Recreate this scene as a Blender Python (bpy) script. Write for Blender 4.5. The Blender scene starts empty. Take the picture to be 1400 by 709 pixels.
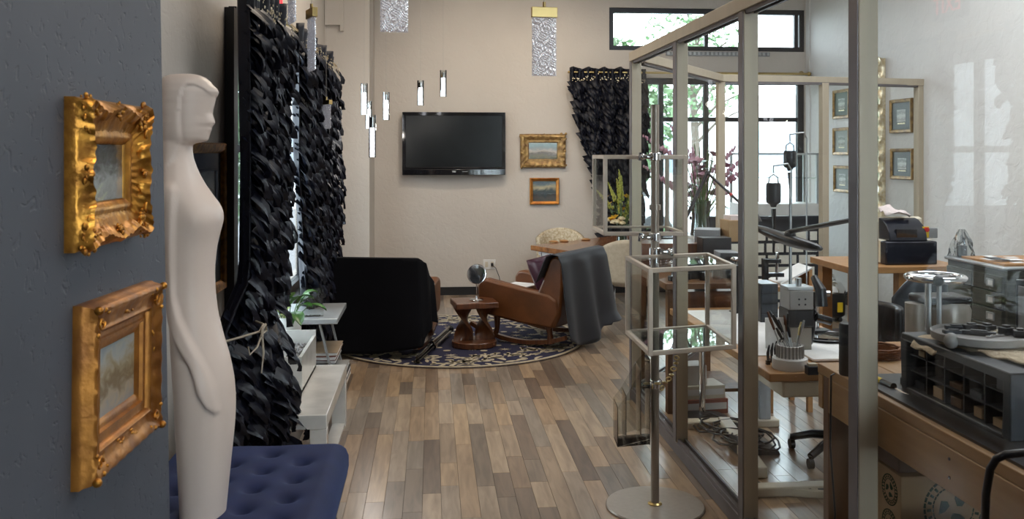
import bpy, math, random
from math import sin, cos, pi, radians, sqrt, exp
from mathutils import Vector, Matrix
import numpy as np
random.seed(7)
SC = bpy.context.scene
COL = SC.collection

# ------------------------------------------------------------------ camera
EYE = 1.60                      # eye height above the floor
FPX = 1240.0                    # focal length in pixels of the 1400 px frame
YAW = math.atan(110 / FPX)      # camera turned a little right of the room's long axis
HOR = 208.0                     # horizon row
cam_d = bpy.data.cameras.new('camera'); cam = bpy.data.objects.new('camera', cam_d); COL.objects.link(cam)
cam.location = (0, 0, EYE); cam.rotation_euler = (pi / 2, 0, -YAW)
cam_d.sensor_width = 36; cam_d.lens = FPX / 1400 * 36
cam_d.shift_y = (HOR - 354.5) / 1400
cam_d.clip_start = .05; cam_d.clip_end = 200
cam_d.dof.use_dof = True; cam_d.dof.focus_distance = 6.2; cam_d.dof.aperture_fstop = 9.0
SC.camera = cam

# ------------------------------------------------------------------ world, exposure
SC.view_settings.view_transform = 'Standard'; SC.view_settings.look = 'None'
SC.view_settings.gamma = 1; SC.view_settings.use_curve_mapping = False
SC.view_settings.exposure = 0.22
SC.cycles.transparent_max_bounces = 32
SC.cycles.max_bounces = 8
SC.cycles.sample_clamp_indirect = 6
SC.cycles.caustics_reflective = False; SC.cycles.caustics_refractive = False
w = bpy.data.worlds.new('sky'); SC.world = w; w.use_nodes = True
nt = w.node_tree
bg = nt.nodes['Background']
bg.inputs[0].default_value = (.80, .91, 1.0, 1); bg.inputs[1].default_value = 9

def lamp(name, kind, loc, energy, color=(1, 1, 1), size=1, rot=(0, 0, 0), size_y=None, spot=None, blend=.5):
    d = bpy.data.lights.new(name, kind); o = bpy.data.objects.new(name, d); COL.objects.link(o)
    d.energy = energy; d.color = color; o.location = loc; o.rotation_euler = rot
    if kind == 'AREA':
        d.size = size
        if size_y: d.shape = 'RECTANGLE'; d.size_y = size_y
    elif kind == 'SPOT':
        d.spot_size = spot; d.spot_blend = blend; d.shadow_soft_size = size
    else:
        d.shadow_soft_size = size
    return o
WARM = (1, .86, .70); COOL = (.80, .90, 1.0)
CEIL = 3.75
# unseen area lamps added under the ceiling to brighten showroom and workshop
lamp('fill_area_showroom', 'AREA', (.1, 6.6, CEIL - .04), 52, WARM, 1.2, size_y=3.0)
lamp('fill_area_near', 'AREA', (.3, 1.6, CEIL - .04), 14, (1, .93, .86), 1.4, size_y=2.0)
lamp('fill_area_workshop', 'AREA', (2.9, 5.0, CEIL - .04), 92, (.90, .95, 1), 1.4, size_y=4)
# unseen spot lamps aimed at the back wall, the pictures and the right wall
lamp('spot_screen', 'SPOT', (.5, 8.1, CEIL - .2), 75, WARM, .05, (radians(52), 0, radians(-8)), spot=radians(95), blend=1)
lamp('spot_pictures', 'SPOT', (1.4, 8.3, CEIL - .2), 42, WARM, .05, (radians(50), 0, radians(-12)), spot=radians(85), blend=1)
lamp('spot_frames', 'SPOT', (.3, .9, CEIL - .5), 42, (1, .87, .7), .05, (radians(30), 0, radians(38)), spot=radians(70), blend=1)
lamp('spot_right_wall', 'SPOT', (3.3, 4.9, CEIL - .15), 55, WARM, .06, (radians(45), 0, radians(-78)), spot=radians(75), blend=1)

def ray(px, py):
    X = (px - 700) / FPX
    return Vector((cos(YAW) * X + sin(YAW), cos(YAW) - sin(YAW) * X, -(py - HOR) / FPX))
def at(px, py, d): r = ray(px, py); return Vector((0, 0, EYE)) + r * d            # d metres in front of the eye
def onz(px, py, z=0): r = ray(px, py); return Vector((0, 0, EYE)) + r * ((z - EYE) / r.z)
def onx(px, py, x): r = ray(px, py); return Vector((0, 0, EYE)) + r * (x / r.x)
def ony(px, py, y): r = ray(px, py); return Vector((0, 0, EYE)) + r * (y / r.y)

# ------------------------------------------------------------------ materials
def mat(name, color, rough=.5, metal=0, var=None, scale=8, bump=0, bscale=40, coat=0, stretch=None, spec=.5, emit=None, estr=0, sheen=0, detail=4, lo=.35, hi=.65, aniso=None):
    m = bpy.data.materials.new(name); m.use_nodes = True
    n = m.node_tree.nodes; l = m.node_tree.links; b = n['Principled BSDF']
    b.inputs['Base Color'].default_value = (*color, 1); b.inputs['Roughness'].default_value = rough
    b.inputs['Metallic'].default_value = metal; b.inputs['Coat Weight'].default_value = coat
    b.inputs['Coat Roughness'].default_value = .08
    b.inputs['Specular IOR Level'].default_value = spec; b.inputs['Sheen Weight'].default_value = sheen
    if emit: b.inputs['Emission Color'].default_value = (*emit, 1); b.inputs['Emission Strength'].default_value = estr
    tc = n.new('ShaderNodeTexCoord'); mp = n.new('ShaderNodeMapping'); l.new(tc.outputs['Object'], mp.inputs[0])
    if stretch: mp.inputs['Scale'].default_value = stretch
    nz = n.new('ShaderNodeTexNoise'); nz.inputs['Scale'].default_value = scale; nz.inputs['Detail'].default_value = detail
    l.new(mp.outputs[0], nz.inputs[0])
    cr = n.new('ShaderNodeValToRGB'); l.new(nz.outputs[0], cr.inputs[0])
    c2 = var if var else tuple(c * .86 for c in color)
    cr.color_ramp.elements[0].color = (*c2, 1); cr.color_ramp.elements[1].color = (*color, 1)
    cr.color_ramp.elements[0].position = lo; cr.color_ramp.elements[1].position = hi
    l.new(cr.outputs[0], b.inputs['Base Color'])
    if bump:
        nb = n.new('ShaderNodeTexNoise'); nb.inputs['Scale'].default_value = bscale; nb.inputs['Detail'].default_value = 3
        l.new(mp.outputs[0], nb.inputs[0])
        bp = n.new('ShaderNodeBump'); bp.inputs['Strength'].default_value = bump; bp.inputs['Distance'].default_value = .01
        l.new(nb.outputs[0], bp.inputs['Height']); l.new(bp.outputs[0], b.inputs['Normal'])
    return m

def glass(name, tint=(.93, .97, .96), rough=0.0, ior=1.5, refl=1.0, bump=0, bscale=30):
    m = bpy.data.materials.new(name); m.use_nodes = True
    n = m.node_tree.nodes; l = m.node_tree.links; n.remove(n['Principled BSDF'])
    out = n['Material Output']
    t = n.new('ShaderNodeBsdfTransparent'); t.inputs[0].default_value = (*tint, 1)
    g = n.new('ShaderNodeBsdfGlossy'); g.inputs['Roughness'].default_value = rough
    f = n.new('ShaderNodeFresnel'); f.inputs[0].default_value = ior
    mx = n.new('ShaderNodeMixShader')
    mul = n.new('ShaderNodeMath'); mul.operation = 'MULTIPLY'; mul.inputs[1].default_value = refl
    l.new(f.outputs[0], mul.inputs[0]); l.new(mul.outputs[0], mx.inputs[0])
    l.new(t.outputs[0], mx.inputs[1]); l.new(g.outputs[0], mx.inputs[2]); l.new(mx.outputs[0], out.inputs[0])
    if bump:
        nb = n.new('ShaderNodeTexNoise'); nb.inputs['Scale'].default_value = bscale
        bp = n.new('ShaderNodeBump'); bp.inputs['Strength'].default_value = bump
        tc = n.new('ShaderNodeTexCoord'); l.new(tc.outputs['Object'], nb.inputs[0])
        l.new(nb.outputs[0], bp.inputs['Height']); l.new(bp.outputs[0], g.inputs['Normal']); l.new(bp.outputs[0], f.inputs['Normal'])
    return m

def plaster(name, color, var, strength, scale, dist, band=(.42, .56)):
    m = mat(name, color, .62, var=var, scale=2.2)
    n = m.node_tree.nodes; l = m.node_tree.links; b = n['Principled BSDF']
    tc = n.new('ShaderNodeTexCoord')
    n1 = n.new('ShaderNodeTexNoise'); n1.inputs['Scale'].default_value = scale; n1.inputs['Detail'].default_value = 5; n1.inputs['Distortion'].default_value = .8
    l.new(tc.outputs['Object'], n1.inputs[0])
    r = n.new('ShaderNodeValToRGB'); r.color_ramp.elements[0].position = band[0]; r.color_ramp.elements[1].position = band[1]
    l.new(n1.outputs[0], r.inputs[0])
    bp = n.new('ShaderNodeBump'); bp.inputs['Strength'].default_value = abs(strength); bp.invert = strength < 0; bp.inputs['Distance'].default_value = dist
    l.new(r.outputs[0], bp.inputs['Height']); l.new(bp.outputs[0], b.inputs['Normal'])
    return m

def wood(name, c1, c2, axis='X', rough=.4, scale=3, coat=0, ratio=12):
    st = {'X': (1, ratio, ratio), 'Y': (ratio, 1, ratio), 'Z': (ratio, ratio, 1)}[axis]
    m = mat(name, c1, rough, var=c2, scale=scale, stretch=st, bump=.12, bscale=scale * 2, coat=coat, detail=7, lo=.3, hi=.7)
    return m

M = {}
M['wall'] = plaster('cream_wall_plaster', (.535, .49, .44), (.51, .468, .42), .22, 16, .004)
M['wall_bright'] = plaster('white_wall_plaster', (.70, .69, .67), (.67, .66, .64), .3, 9, .006)
M['grey_wall'] = plaster('slate_grey_wall_plaster', (.078, .088, .11), (.066, .075, .095), -.5, 34, .004, (.60, .68))
M['ceiling'] = mat('ceiling_paint', (.62, .60, .57), .8)
M['black_frame'] = mat('black_window_frame', (.012, .013, .017), .4, spec=.4)
M['baseboard'] = mat('black_baseboard', (.012, .012, .014), .45)
M['alu'] = mat('warm_grey_aluminium', (.44, .375, .28), .45, .2, var=(.41, .35, .265), scale=3, stretch=(6, 6, .3))
M['alu_dark'] = mat('dark_grey_aluminium', (.15, .135, .14), .42, .5)
M['steel'] = mat('brushed_steel', (.40, .345, .29), .36, .55, var=(.37, .32, .27), scale=4, stretch=(10, 10, .4))
M['chrome'] = mat('chrome', (.75, .75, .76), .08, 1)
M['brass'] = mat('brass', (.55, .40, .17), .3, 1)
M['glass'] = glass('clear_glass', (.985, .99, .985), 0, 1.5, .045)
M['glass_box'] = glass('display_glass', (.975, .985, .98), 0, 1.5, .35)
M['glass_shelf'] = glass('green_tinted_shelf_glass', (.80, .90, .88), 0.02, 1.6, 1.8)
M['acrylic'] = glass('clear_acrylic', (.90, .91, .90), .03, 1.5, 1.1)
M['window_glass'] = glass('window_glass', (.97, .99, .99), 0, 1.45, .6)
M['gold'] = mat('antique_gold_leaf', (.66, .31, .05), .34, .85, var=(.34, .14, .025), scale=30, bump=.15, bscale=90)
M['gold_deep'] = mat('rubbed_gold_leaf', (.46, .19, .035), .38, .7, var=(.24, .09, .02), scale=14, bump=.12, bscale=60)
M['gold_bronze'] = mat('bronze_gold_leaf', (.42, .27, .10), .4, .45, var=(.18, .10, .04), scale=22, bump=.2, bscale=70)
M['gilt_wash'] = mat('grey_gilt_wash', (.30, .23, .16), .5, .4, var=(.20, .13, .08), scale=30)
M['gold_pale'] = mat('pale_gilt', (.62, .50, .30), .35, .8, var=(.8, .72, .55), scale=40, bump=.2, bscale=80)
M['dark_mat'] = mat('dark_blue_grey_mount', (.03, .034, .05), .5)
M['mannequin'] = mat('matt_ivory_enamel', (.74, .62, .545), .38, var=(.73, .61, .535), spec=.35)
M['velvet'] = mat('royal_blue_velvet', (.004, .014, .078), .8, var=(.003, .011, .06), scale=10, sheen=.14)
M['velvet'].node_tree.nodes['Principled BSDF'].inputs['Sheen Tint'].default_value = (.12, .3, .9, 1)
M['velvet'].node_tree.nodes['Principled BSDF'].inputs['Sheen Roughness'].default_value = .35
M['ruffle'] = mat('navy_black_taffeta', (.0045, .0055, .013), .5, var=(.0025, .003, .007), scale=14, sheen=.03, spec=.3)
M['ruffle'].node_tree.nodes['Principled BSDF'].inputs['Sheen Tint'].default_value = (.4, .5, .9, 1)
M['black_cloth'] = mat('black_drape_cloth', (.005, .005, .007), .95, spec=.15)
M['grey_cloth'] = mat('charcoal_drape_cloth', (.010, .0115, .017), .62, var=(.007, .008, .012), scale=5, sheen=.10)
M['leather'] = mat('cognac_leather', (.17, .056, .013), .4, var=(.105, .034, .008), scale=5, bump=.08, bscale=120)
M['walnut'] = wood('walnut_wood', (.16, .055, .018), (.065, .02, .008), 'Z', .28, 3, .3)
M['walnut_x'] = wood('walnut_slab_wood', (.33, .14, .05), (.11, .04, .014), 'X', .25, 2.2, .4, 8)
M['edge_wood'] = wood('light_sapwood', (.55, .30, .12), (.36, .17, .06), 'X', .35, 3)
M['pine'] = wood('oiled_pine', (.36, .205, .08), (.24, .125, .045), 'Y', .45, 2.0, 0, 9)
M['pine_z'] = wood('brown_fir_post', (.17, .08, .032), (.10, .045, .017), 'Z', .45, 2.5, 0, 9)
M['oak'] = wood('birch_table_wood', (.42, .22, .085), (.32, .16, .06), 'X', .4, 2)
M['white_lac'] = mat('white_lacquer', (.70, .68, .64), .18, coat=.4)
M['white'] = mat('white_paint', (.72, .71, .69), .4)
M['cream'] = mat('cream_upholstery', (.50, .43, .32), .8, var=(.44, .37, .27), scale=30)
M['cream_plastic'] = mat('cream_plastic', (.62, .56, .44), .4)
M['pattern'] = mat('patterned_upholstery', (.60, .53, .40), .8, var=(.36, .28, .17), scale=45)
M['black'] = mat('black_plastic', (.012, .012, .014), .35)
M['black_gloss'] = mat('gloss_black_plastic', (.006, .006, .008), .06, coat=.6)
M['screen'] = mat('switched_off_screen', (.008, .010, .011), .25, spec=.3)
M['navy_plastic'] = mat('navy_black_plastic', (.010, .012, .02), .25)
M['dark_metal'] = mat('dark_grey_steel', (.04, .044, .052), .4, .3, var=(.03, .033, .038), scale=9)
M['grey_metal'] = mat('grey_painted_metal', (.26, .27, .28), .4, .3)
M['silver'] = mat('silver_painted_metal', (.45, .47, .48), .35, .6)
M['olive_steel'] = mat('weathered_olive_steel', (.085, .086, .07), .5, .1, var=(.05, .052, .043), scale=7, stretch=(1, 1, 8))
M['grey_plastic'] = mat('grey_plastic', (.30, .29, .28), .4)
M['beige_metal'] = mat('warm_grey_machine_paint', (.26, .235, .20), .35, .2)
M['paper'] = mat('white_paper', (.78, .78, .77), .7)
M['tissue'] = mat('tissue_paper', (.72, .62, .60), .8)
M['card'] = mat('cardboard', (.36, .24, .125), .75, var=(.33, .215, .11), scale=5)
M['card_dark'] = mat('dark_cardboard', (.12, .075, .05), .8)
M['green_print'] = mat('green_ink', (.02, .05, .03), .9, spec=.05)
M['towel'] = mat('stained_cream_towel', (.66, .55, .40), .9, var=(.38, .25, .13), scale=7, bump=.6, bscale=160, lo=.30, hi=.48)
M['leaf'] = mat('glossy_green_leaf', (.07, .19, .035), .3, var=(.035, .11, .02), scale=12)
M['leaf_pale'] = mat('pale_green_leaf', (.28, .33, .10), .35, var=(.14, .2, .05), scale=12)
M['leaf_out'] = mat('outdoor_tree_leaf', (.13, .22, .10), .6, var=(.08, .15, .06), scale=3)
M['bark'] = mat('tree_bark', (.10, .08, .06), .9)
M['stem'] = mat('flower_stem', (.07, .13, .03), .5)
M['petal_yellow'] = mat('yellow_petal', (.72, .42, .02), .5, var=(.60, .30, .01), scale=30)
M['petal_lime'] = mat('yellow_green_spike', (.42, .40, .06), .5, var=(.28, .32, .05), scale=30)
M['petal_cream'] = mat('cream_petal', (.70, .58, .38), .5, var=(.62, .48, .28), scale=30)
M['petal_pink'] = mat('mauve_petal', (.40, .17, .26), .5, var=(.48, .30, .36), scale=20)
M['red'] = mat('red_plastic', (.5, .02, .02), .4)
M['yellow'] = mat('yellow_plastic', (.70, .48, .02), .4)
M['exit'] = mat('lit_exit_letters', (.8, .05, .05), .4, emit=(1, .04, .05), estr=2.2)
M['wicker'] = mat('brown_wicker', (.26, .10, .03), .6, var=(.16, .06, .02), scale=40)
M['purple'] = mat('plum_satin', (.05, .012, .03), .35)
M['glow'] = mat('glowing_bubble_glass', (.9, .9, 1), .3, emit=(.93, .92, 1), estr=7)
M['lens'] = mat('fluted_light_panel', (.45, .48, .50), .3, emit=(.9, .95, 1), estr=.25)
M['pavement'] = mat('pale_concrete', (.50, .50, .49), .8)
M['far_window'] = mat('pale_blue_far_window', (.30, .36, .42), .3)
M['facade'] = mat('pale_render_facade', (.60, .60, .59), .8)
M['car_paint'] = mat('silver_blue_car_paint', (.38, .46, .52), .25, .3)
M['car_white'] = mat('white_car_paint', (.75, .77, .8), .25)
M['road'] = mat('asphalt', (.20, .20, .21), .8)
M['mirror'] = mat('mirror_silver', (.85, .88, .88), .02, 1)
M['ribbon'] = mat('cream_ribbon', (.42, .36, .28), .6)
M['block'] = mat('cream_block', (.80, .78, .70), .5)
M['lattice'] = mat('blue_black_lattice', (.016, .02, .03), .5)
M['thin_wire'] = mat('translucent_wire', (.42, .40, .38), .4)

def painting_mat(name, cols, scale=3, z0=0, z1=1, dist=1.0, rough=.25):
    """painted canvas: tones laid from bottom to top of the canvas, broken up by brushwork noise"""
    m = bpy.data.materials.new(name); m.use_nodes = True
    n = m.node_tree.nodes; l = m.node_tree.links; b = n['Principled BSDF']; b.inputs['Roughness'].default_value = rough
    tc = n.new('ShaderNodeTexCoord'); sp = n.new('ShaderNodeSeparateXYZ'); l.new(tc.outputs['Generated'], sp.inputs[0])
    nz = n.new('ShaderNodeTexNoise'); nz.inputs['Scale'].default_value = scale; nz.inputs['Detail'].default_value = 6; nz.inputs['Distortion'].default_value = 1.2
    l.new(tc.outputs['Generated'], nz.inputs[0])
    sb = n.new('ShaderNodeMath'); sb.operation = 'SUBTRACT'; sb.inputs[1].default_value = .5; l.new(nz.outputs[0], sb.inputs[0])
    ml = n.new('ShaderNodeMath'); ml.operation = 'MULTIPLY_ADD'; ml.inputs[1].default_value = dist; l.new(sb.outputs[0], ml.inputs[0]); l.new(sp.outputs[2], ml.inputs[2])
    cr = n.new('ShaderNodeValToRGB'); e = cr.color_ramp.elements
    while len(e) > 1: e.remove(e[-1])
    e[0].position = 0; e[0].color = (*cols[0], 1)
    for i, c in enumerate(cols[1:]):
        k = e.new((i + 1) / (len(cols) - 1)); k.color = (*c, 1)
    l.new(ml.outputs[0], cr.inputs[0]); l.new(cr.outputs[0], b.inputs['Base Color'])
    return m

# ------------------------------------------------------------------ mesh builder
class MB:
    def __init__(s): s.v = []; s.f = []
    def add(s, vs, fs):
        o = len(s.v); s.v += [tuple(p) for p in vs]; s.f += [tuple(i + o for i in f) for f in fs]; return s
    def box(s, x0, x1, y0, y1, z0, z1, T=None):
        vs = [Vector((x, y, z)) for z in (z0, z1) for y in (y0, y1) for x in (x0, x1)]
        if T is not None: vs = [T @ p for p in vs]
        return s.add(vs, [(0, 2, 3, 1), (4, 5, 7, 6), (0, 1, 5, 4), (2, 6, 7, 3), (0, 4, 6, 2), (1, 3, 7, 5)])
    def cbox(s, c, sz, T=None):
        return s.box(c[0] - sz[0] / 2, c[0] + sz[0] / 2, c[1] - sz[1] / 2, c[1] + sz[1] / 2, c[2] - sz[2] / 2, c[2] + sz[2] / 2, T)
    def beam(s, a, b, w, h, up=(0, 0, 1)):
        a = Vector(a); b = Vector(b); d = (b - a).normalized(); u = Vector(up)
        if abs(d.dot(u)) > .97: u = Vector((1, 0, 0))
        sd = d.cross(u).normalized(); u = sd.cross(d).normalized()
        vs = [p + sd * sx * w / 2 + u * sz * h / 2 for p in (a, b) for sx, sz in ((-1, -1), (1, -1), (1, 1), (-1, 1))]
        return s.add(vs, [(0, 3, 2, 1), (4, 5, 6, 7), (0, 1, 5, 4), (1, 2, 6, 5), (2, 3, 7, 6), (3, 0, 4, 7)])
    def tube(s, pts, r, n=10, cap=True, flat=None):
        pts = [Vector(p) for p in pts]; rs = r if isinstance(r, (list, tuple)) else [r] * len(pts)
        prev = None; rings = []
        for i, p in enumerate(pts):
            d = (pts[min(i + 1, len(pts) - 1)] - pts[max(i - 1, 0)])
            d = d.normalized() if d.length > 1e-9 else Vector((0, 0, 1))
            if prev is None:
                a = Vector((0, 0, 1)) if abs(d.z) < .9 else Vector((1, 0, 0))
                u = d.cross(a).normalized()
            else:
                u = (prev - d * prev.dot(d)); u = u.normalized() if u.length > 1e-6 else prev
            prev = u; v = d.cross(u)
            fl = flat or 1
            rings.append([p + (u * cos(2 * pi * k / n) + v * sin(2 * pi * k / n) * fl) * rs[i] for k in range(n)])
        vs = [q for R_ in rings for q in R_]; fs = []
        for i in range(len(pts) - 1):
            for k in range(n):
                a = i * n + k; b = i * n + (k + 1) % n; fs.append((a, b, b + n, a + n))
        if cap: fs.append(tuple(range(n))[::-1]); fs.append(tuple(range((len(pts) - 1) * n, len(pts) * n)))
        return s.add(vs, fs)
    def cyl(s, a, b, r, n=16, r2=None): return s.tube([a, b], [r, r if r2 is None else r2], n)
    def lathe(s, prof, c=(0, 0, 0), n=24, T=None, cap=True):
        vs = []; fs = []
        for r, z in prof:
            for k in range(n):
                p = Vector((c[0] + r * cos(2 * pi * k / n), c[1] + r * sin(2 * pi * k / n), c[2] + z)); vs.append(T @ p if T is not None else p)
        for i in range(len(prof) - 1):
            for k in range(n):
                a = i * n + k; b = i * n + (k + 1) % n; fs.append((a, b, b + n, a + n))
        if cap and prof[0][0] > 1e-6: fs.append(tuple(range(n))[::-1])
        if cap and prof[-1][0] > 1e-6: fs.append(tuple(range((len(prof) - 1) * n, len(prof) * n)))
        return s.add(vs, fs)
    def grid(s, fn, nu, nv, thick=0, wrap=False):
        vs = [Vector(fn(i / nu, j / nv)) for j in range(nv + 1) for i in range(nu + (0 if wrap else 1))]
        W = nu if wrap else nu + 1; fs = []
        for j in range(nv):
            for i in range(nu):
                a = j * W + i; b = j * W + (i + 1) % W; fs.append((a, b, b + W, a + W))
        return s.add(vs, fs)
    def prism(s, poly, axis, a0, a1):
        """closed outline (2D) pushed along an axis; axis 'y': outline in x,z"""
        n = len(poly)
        def pt(p, a): return {'y': (p[0], a, p[1]), 'x': (a, p[0], p[1]), 'z': (p[0], p[1], a)}[axis]
        vs = [pt(p, a0) for p in poly] + [pt(p, a1) for p in poly]
        return s.add(vs, [tuple(range(n)), tuple(range(2 * n - 1, n - 1, -1))] + [(i, i + n, (i + 1) % n + n, (i + 1) % n) for i in range(n)])
    def ball(s, c, r, n=10, m=7, sc=(1, 1, 1)):
        vs = []; fs = []; c = Vector(c)
        for j in range(m + 1):
            t = pi * j / m
            for k in range(n):
                vs.append(c + Vector((r * sc[0] * sin(t) * cos(2 * pi * k / n), r * sc[1] * sin(t) * sin(2 * pi * k / n), -r * sc[2] * cos(t))))
        for j in range(m):
            for k in range(n):
                a = j * n + k; b = j * n + (k + 1) % n; fs.append((a, b, b + n, a + n))
        return s.add(vs, fs)
    def apply(s, T): s.v = [tuple(T @ Vector(p)) for p in s.v]; return s
    def obj(s, name, m, parent=None, world=False, smooth=35, bevel=0, solid=0, subsurf=0, stuff=False):
        if world and parent is not None:
            inv = root_matrix(parent).inverted(); s.apply(inv)
        me = bpy.data.meshes.new(name); me.from_pydata(s.v, [], s.f); me.update()
        import bmesh
        bm = bmesh.new(); bm.from_mesh(me); bmesh.ops.remove_doubles(bm, verts=bm.verts, dist=1e-6)
        bmesh.ops.recalc_face_normals(bm, faces=bm.faces); bm.to_mesh(me); bm.free()
        if smooth:
            me.polygons.foreach_set('use_smooth', [True] * len(me.polygons)); me.set_sharp_from_angle(angle=radians(smooth))
        me.materials.append(M[m] if isinstance(m, str) else m)
        o = bpy.data.objects.new(name, me); COL.objects.link(o)
        if parent is not None: o.parent = parent
        if solid: k = o.modifiers.new('thickness', 'SOLIDIFY'); k.thickness = solid; k.offset = 0
        if bevel: k = o.modifiers.new('bevel', 'BEVEL'); k.width = bevel; k.segments = 2; k.limit_method = 'ANGLE'
        if subsurf: k = o.modifiers.new('subdivision', 'SUBSURF'); k.levels = subsurf; k.render_levels = subsurf
        if stuff: o['kind'] = 'stuff'
        return o

def root_matrix(o):
    T = Matrix.Translation(o.location) @ o.rotation_euler.to_matrix().to_4x4()
    return root_matrix(o.parent) @ T if o.parent else T
def thing(name, label, cat, loc=(0, 0, 0), rotz=0, group=None):
    o = bpy.data.objects.new(name, None); COL.objects.link(o); o.empty_display_size = .05
    o.location = loc; o.rotation_euler = (0, 0, rotz); o['label'] = label; o['category'] = cat
    if group: o['group'] = group
    return o
def tag(o, label, cat, group=None, kind=None):
    o['label'] = label; o['category'] = cat
    if group: o['group'] = group
    if kind: o['kind'] = kind
    return o
def struct(o): o['kind'] = 'structure'; return o
def tree_copy(o, parent=None, loc=None, rotz=None, label=None):
    c = o.copy(); COL.objects.link(c)
    if parent is not None: c.parent = parent
    if loc is not None: c.location = loc
    if rotz is not None: c.rotation_euler = (0, 0, rotz)
    if label: c['label'] = label
    for ch in [k for k in COL.objects if k.parent == o]: tree_copy(ch, c)
    return c
def B(*a): return MB().box(*a)
# ================================================================== STRUCTURE
XL, XR, YB = -1.08, 4.35, 10.2

def plank_material():
    m = bpy.data.materials.new('laminate_plank'); m.use_nodes = True
    n = m.node_tree.nodes; l = m.node_tree.links; b = n['Principled BSDF']
    b.inputs['Roughness'].default_value = .33; b.inputs['Specular IOR Level'].default_value = .5
    b.inputs['Coat Weight'].default_value = .7; b.inputs['Coat Roughness'].default_value = .20
    at_ = n.new('ShaderNodeAttribute'); at_.attribute_name = 'tone'
    ge = n.new('ShaderNodeNewGeometry')
    ad = n.new('ShaderNodeVectorMath'); ad.operation = 'ADD'
    sc = n.new('ShaderNodeVectorMath'); sc.operation = 'SCALE'; sc.inputs['Scale'].default_value = 37
    l.new(at_.outputs['Vector'], sc.inputs[0]); l.new(ge.outputs['Position'], ad.inputs[0]); l.new(sc.outputs[0], ad.inputs[1])
    mp = n.new('ShaderNodeMapping'); mp.inputs['Scale'].default_value = (30, 3.2, 3); l.new(ad.outputs[0], mp.inputs[0])
    g = n.new('ShaderNodeTexNoise'); g.inputs['Scale'].default_value = 1; g.inputs['Detail'].default_value = 6; g.inputs['Distortion'].default_value = .7
    l.new(mp.outputs[0], g.inputs[0])
    cr = n.new('ShaderNodeValToRGB'); cr.color_ramp.elements[0].position = .28; cr.color_ramp.elements[1].position = .62
    cr.color_ramp.elements[0].color = (.62, .58, .55, 1); cr.color_ramp.elements[1].color = (1.08, 1.05, 1.0, 1)
    l.new(g.outputs[0], cr.inputs[0])
    mu = n.new('ShaderNodeMix'); mu.data_type = 'RGBA'; mu.blend_type = 'MULTIPLY'; mu.inputs[0].default_value = 1
    l.new(at_.outputs['Color'], mu.inputs[6]); l.new(cr.outputs[0], mu.inputs[7]); l.new(mu.outputs[2], b.inputs['Base Color'])
    bp = n.new('ShaderNodeBump'); bp.inputs['Strength'].default_value = .08; bp.inputs['Distance'].default_value = .002
    l.new(g.outputs[0], bp.inputs['Height']); l.new(bp.outputs[0], b.inputs['Normal'])
    return m
M['plank'] = plank_material()
M['sub'] = mat('plank_joint', (.05, .035, .022), .8)
TONES = [(.42, .295, .185), (.36, .25, .16), (.31, .225, .155), (.225, .152, .10), (.155, .108, .077), (.26, .212, .17), (.40, .30, .21), (.19, .145, .11), (.335, .26, .195)]
floor = struct(B(XL - .2, XR + .2, -3.2, YB + .2, -.12, -.008).obj('floor', 'sub'))
def plank_geo(x0, x1, y0, y1):
    c = .0011
    vs = [(x0 + c * .3, y0 + c * .3, -.02), (x1 - c * .3, y0 + c * .3, -.02), (x1 - c * .3, y1 - c * .3, -.02), (x0 + c * .3, y1 - c * .3, -.02),
          (x0 + c * .3, y0 + c * .3, -.0012), (x1 - c * .3, y0 + c * .3, -.0012), (x1 - c * .3, y1 - c * .3, -.0012), (x0 + c * .3, y1 - c * .3, -.0012),
          (x0 + c, y0 + c, 0), (x1 - c, y0 + c, 0), (x1 - c, y1 - c, 0), (x0 + c, y1 - c, 0)]
    fs = [(0, 1, 5, 4), (1, 2, 6, 5), (2, 3, 7, 6), (3, 0, 4, 7), (4, 5, 9, 8), (5, 6, 10, 9), (6, 7, 11, 10), (7, 4, 8, 11), (8, 9, 10, 11)]
    return vs, fs
PW = .0865; rp = random.Random(3); planks = []
for i in range(int((XR - XL) / PW) + 2):
    x0 = XL + i * PW; x1 = min(x0 + PW, XR + .1); y = 2.2 - rp.random() * .8; last = -1
    while y < YB:
        L = rp.choice([.32, .45, .55, .68, .8, 1.0]); t = rp.randrange(len(TONES))
        if t == last: t = (t + 3) % len(TONES)
        last = t
        planks.append((x0, x1, y, min(y + L, YB + .1), t)); y += L
def seen(p):
    x = (p[0] + p[1]) / 2; y = (p[2] + p[3]) / 2
    if p[3] < 3.75 or x < -.75: return 0
    k = 1 if x < 1.25 else (.45 if y > 3.9 and x < 2.8 else .05)
    if 6.9 < y < 8.8 and abs(x - .3) < .9: k *= .15
    return k * (p[3] - max(p[2], 3.8)) / (y * y)
planks.sort(key=seen, reverse=True)
cache = {}
for p in planks[:300]:
    w_, L = round(p[1] - p[0], 4), round(p[3] - p[2], 4); key = (w_, L, p[4])
    if key not in cache:
        vs, fs = plank_geo(0, w_, 0, L); me = bpy.data.meshes.new('plank'); me.from_pydata(vs, [], fs)
        a = me.color_attributes.new('tone', 'FLOAT_COLOR', 'POINT')
        a.data.foreach_set('color', [c for _ in vs for c in (*TONES[p[4]], 1)]); me.materials.append(M['plank']); cache[key] = me
    o = bpy.data.objects.new('plank', cache[key]); COL.objects.link(o); o.parent = floor; o.location = (p[0], p[2], 0)
vs, fs, cs = [], [], []
for p in planks[300:]:
    a, f = plank_geo(*p[:4]); k = len(vs); vs += a; fs += [tuple(i + k for i in q) for q in f]; cs += [c for _ in a for c in (*TONES[p[4]], 1)]
me = bpy.data.meshes.new('far_planks'); me.from_pydata(vs, [], fs)
a = me.color_attributes.new('tone', 'FLOAT_COLOR', 'POINT'); a.data.foreach_set('color', cs); me.materials.append(M['plank'])
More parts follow.
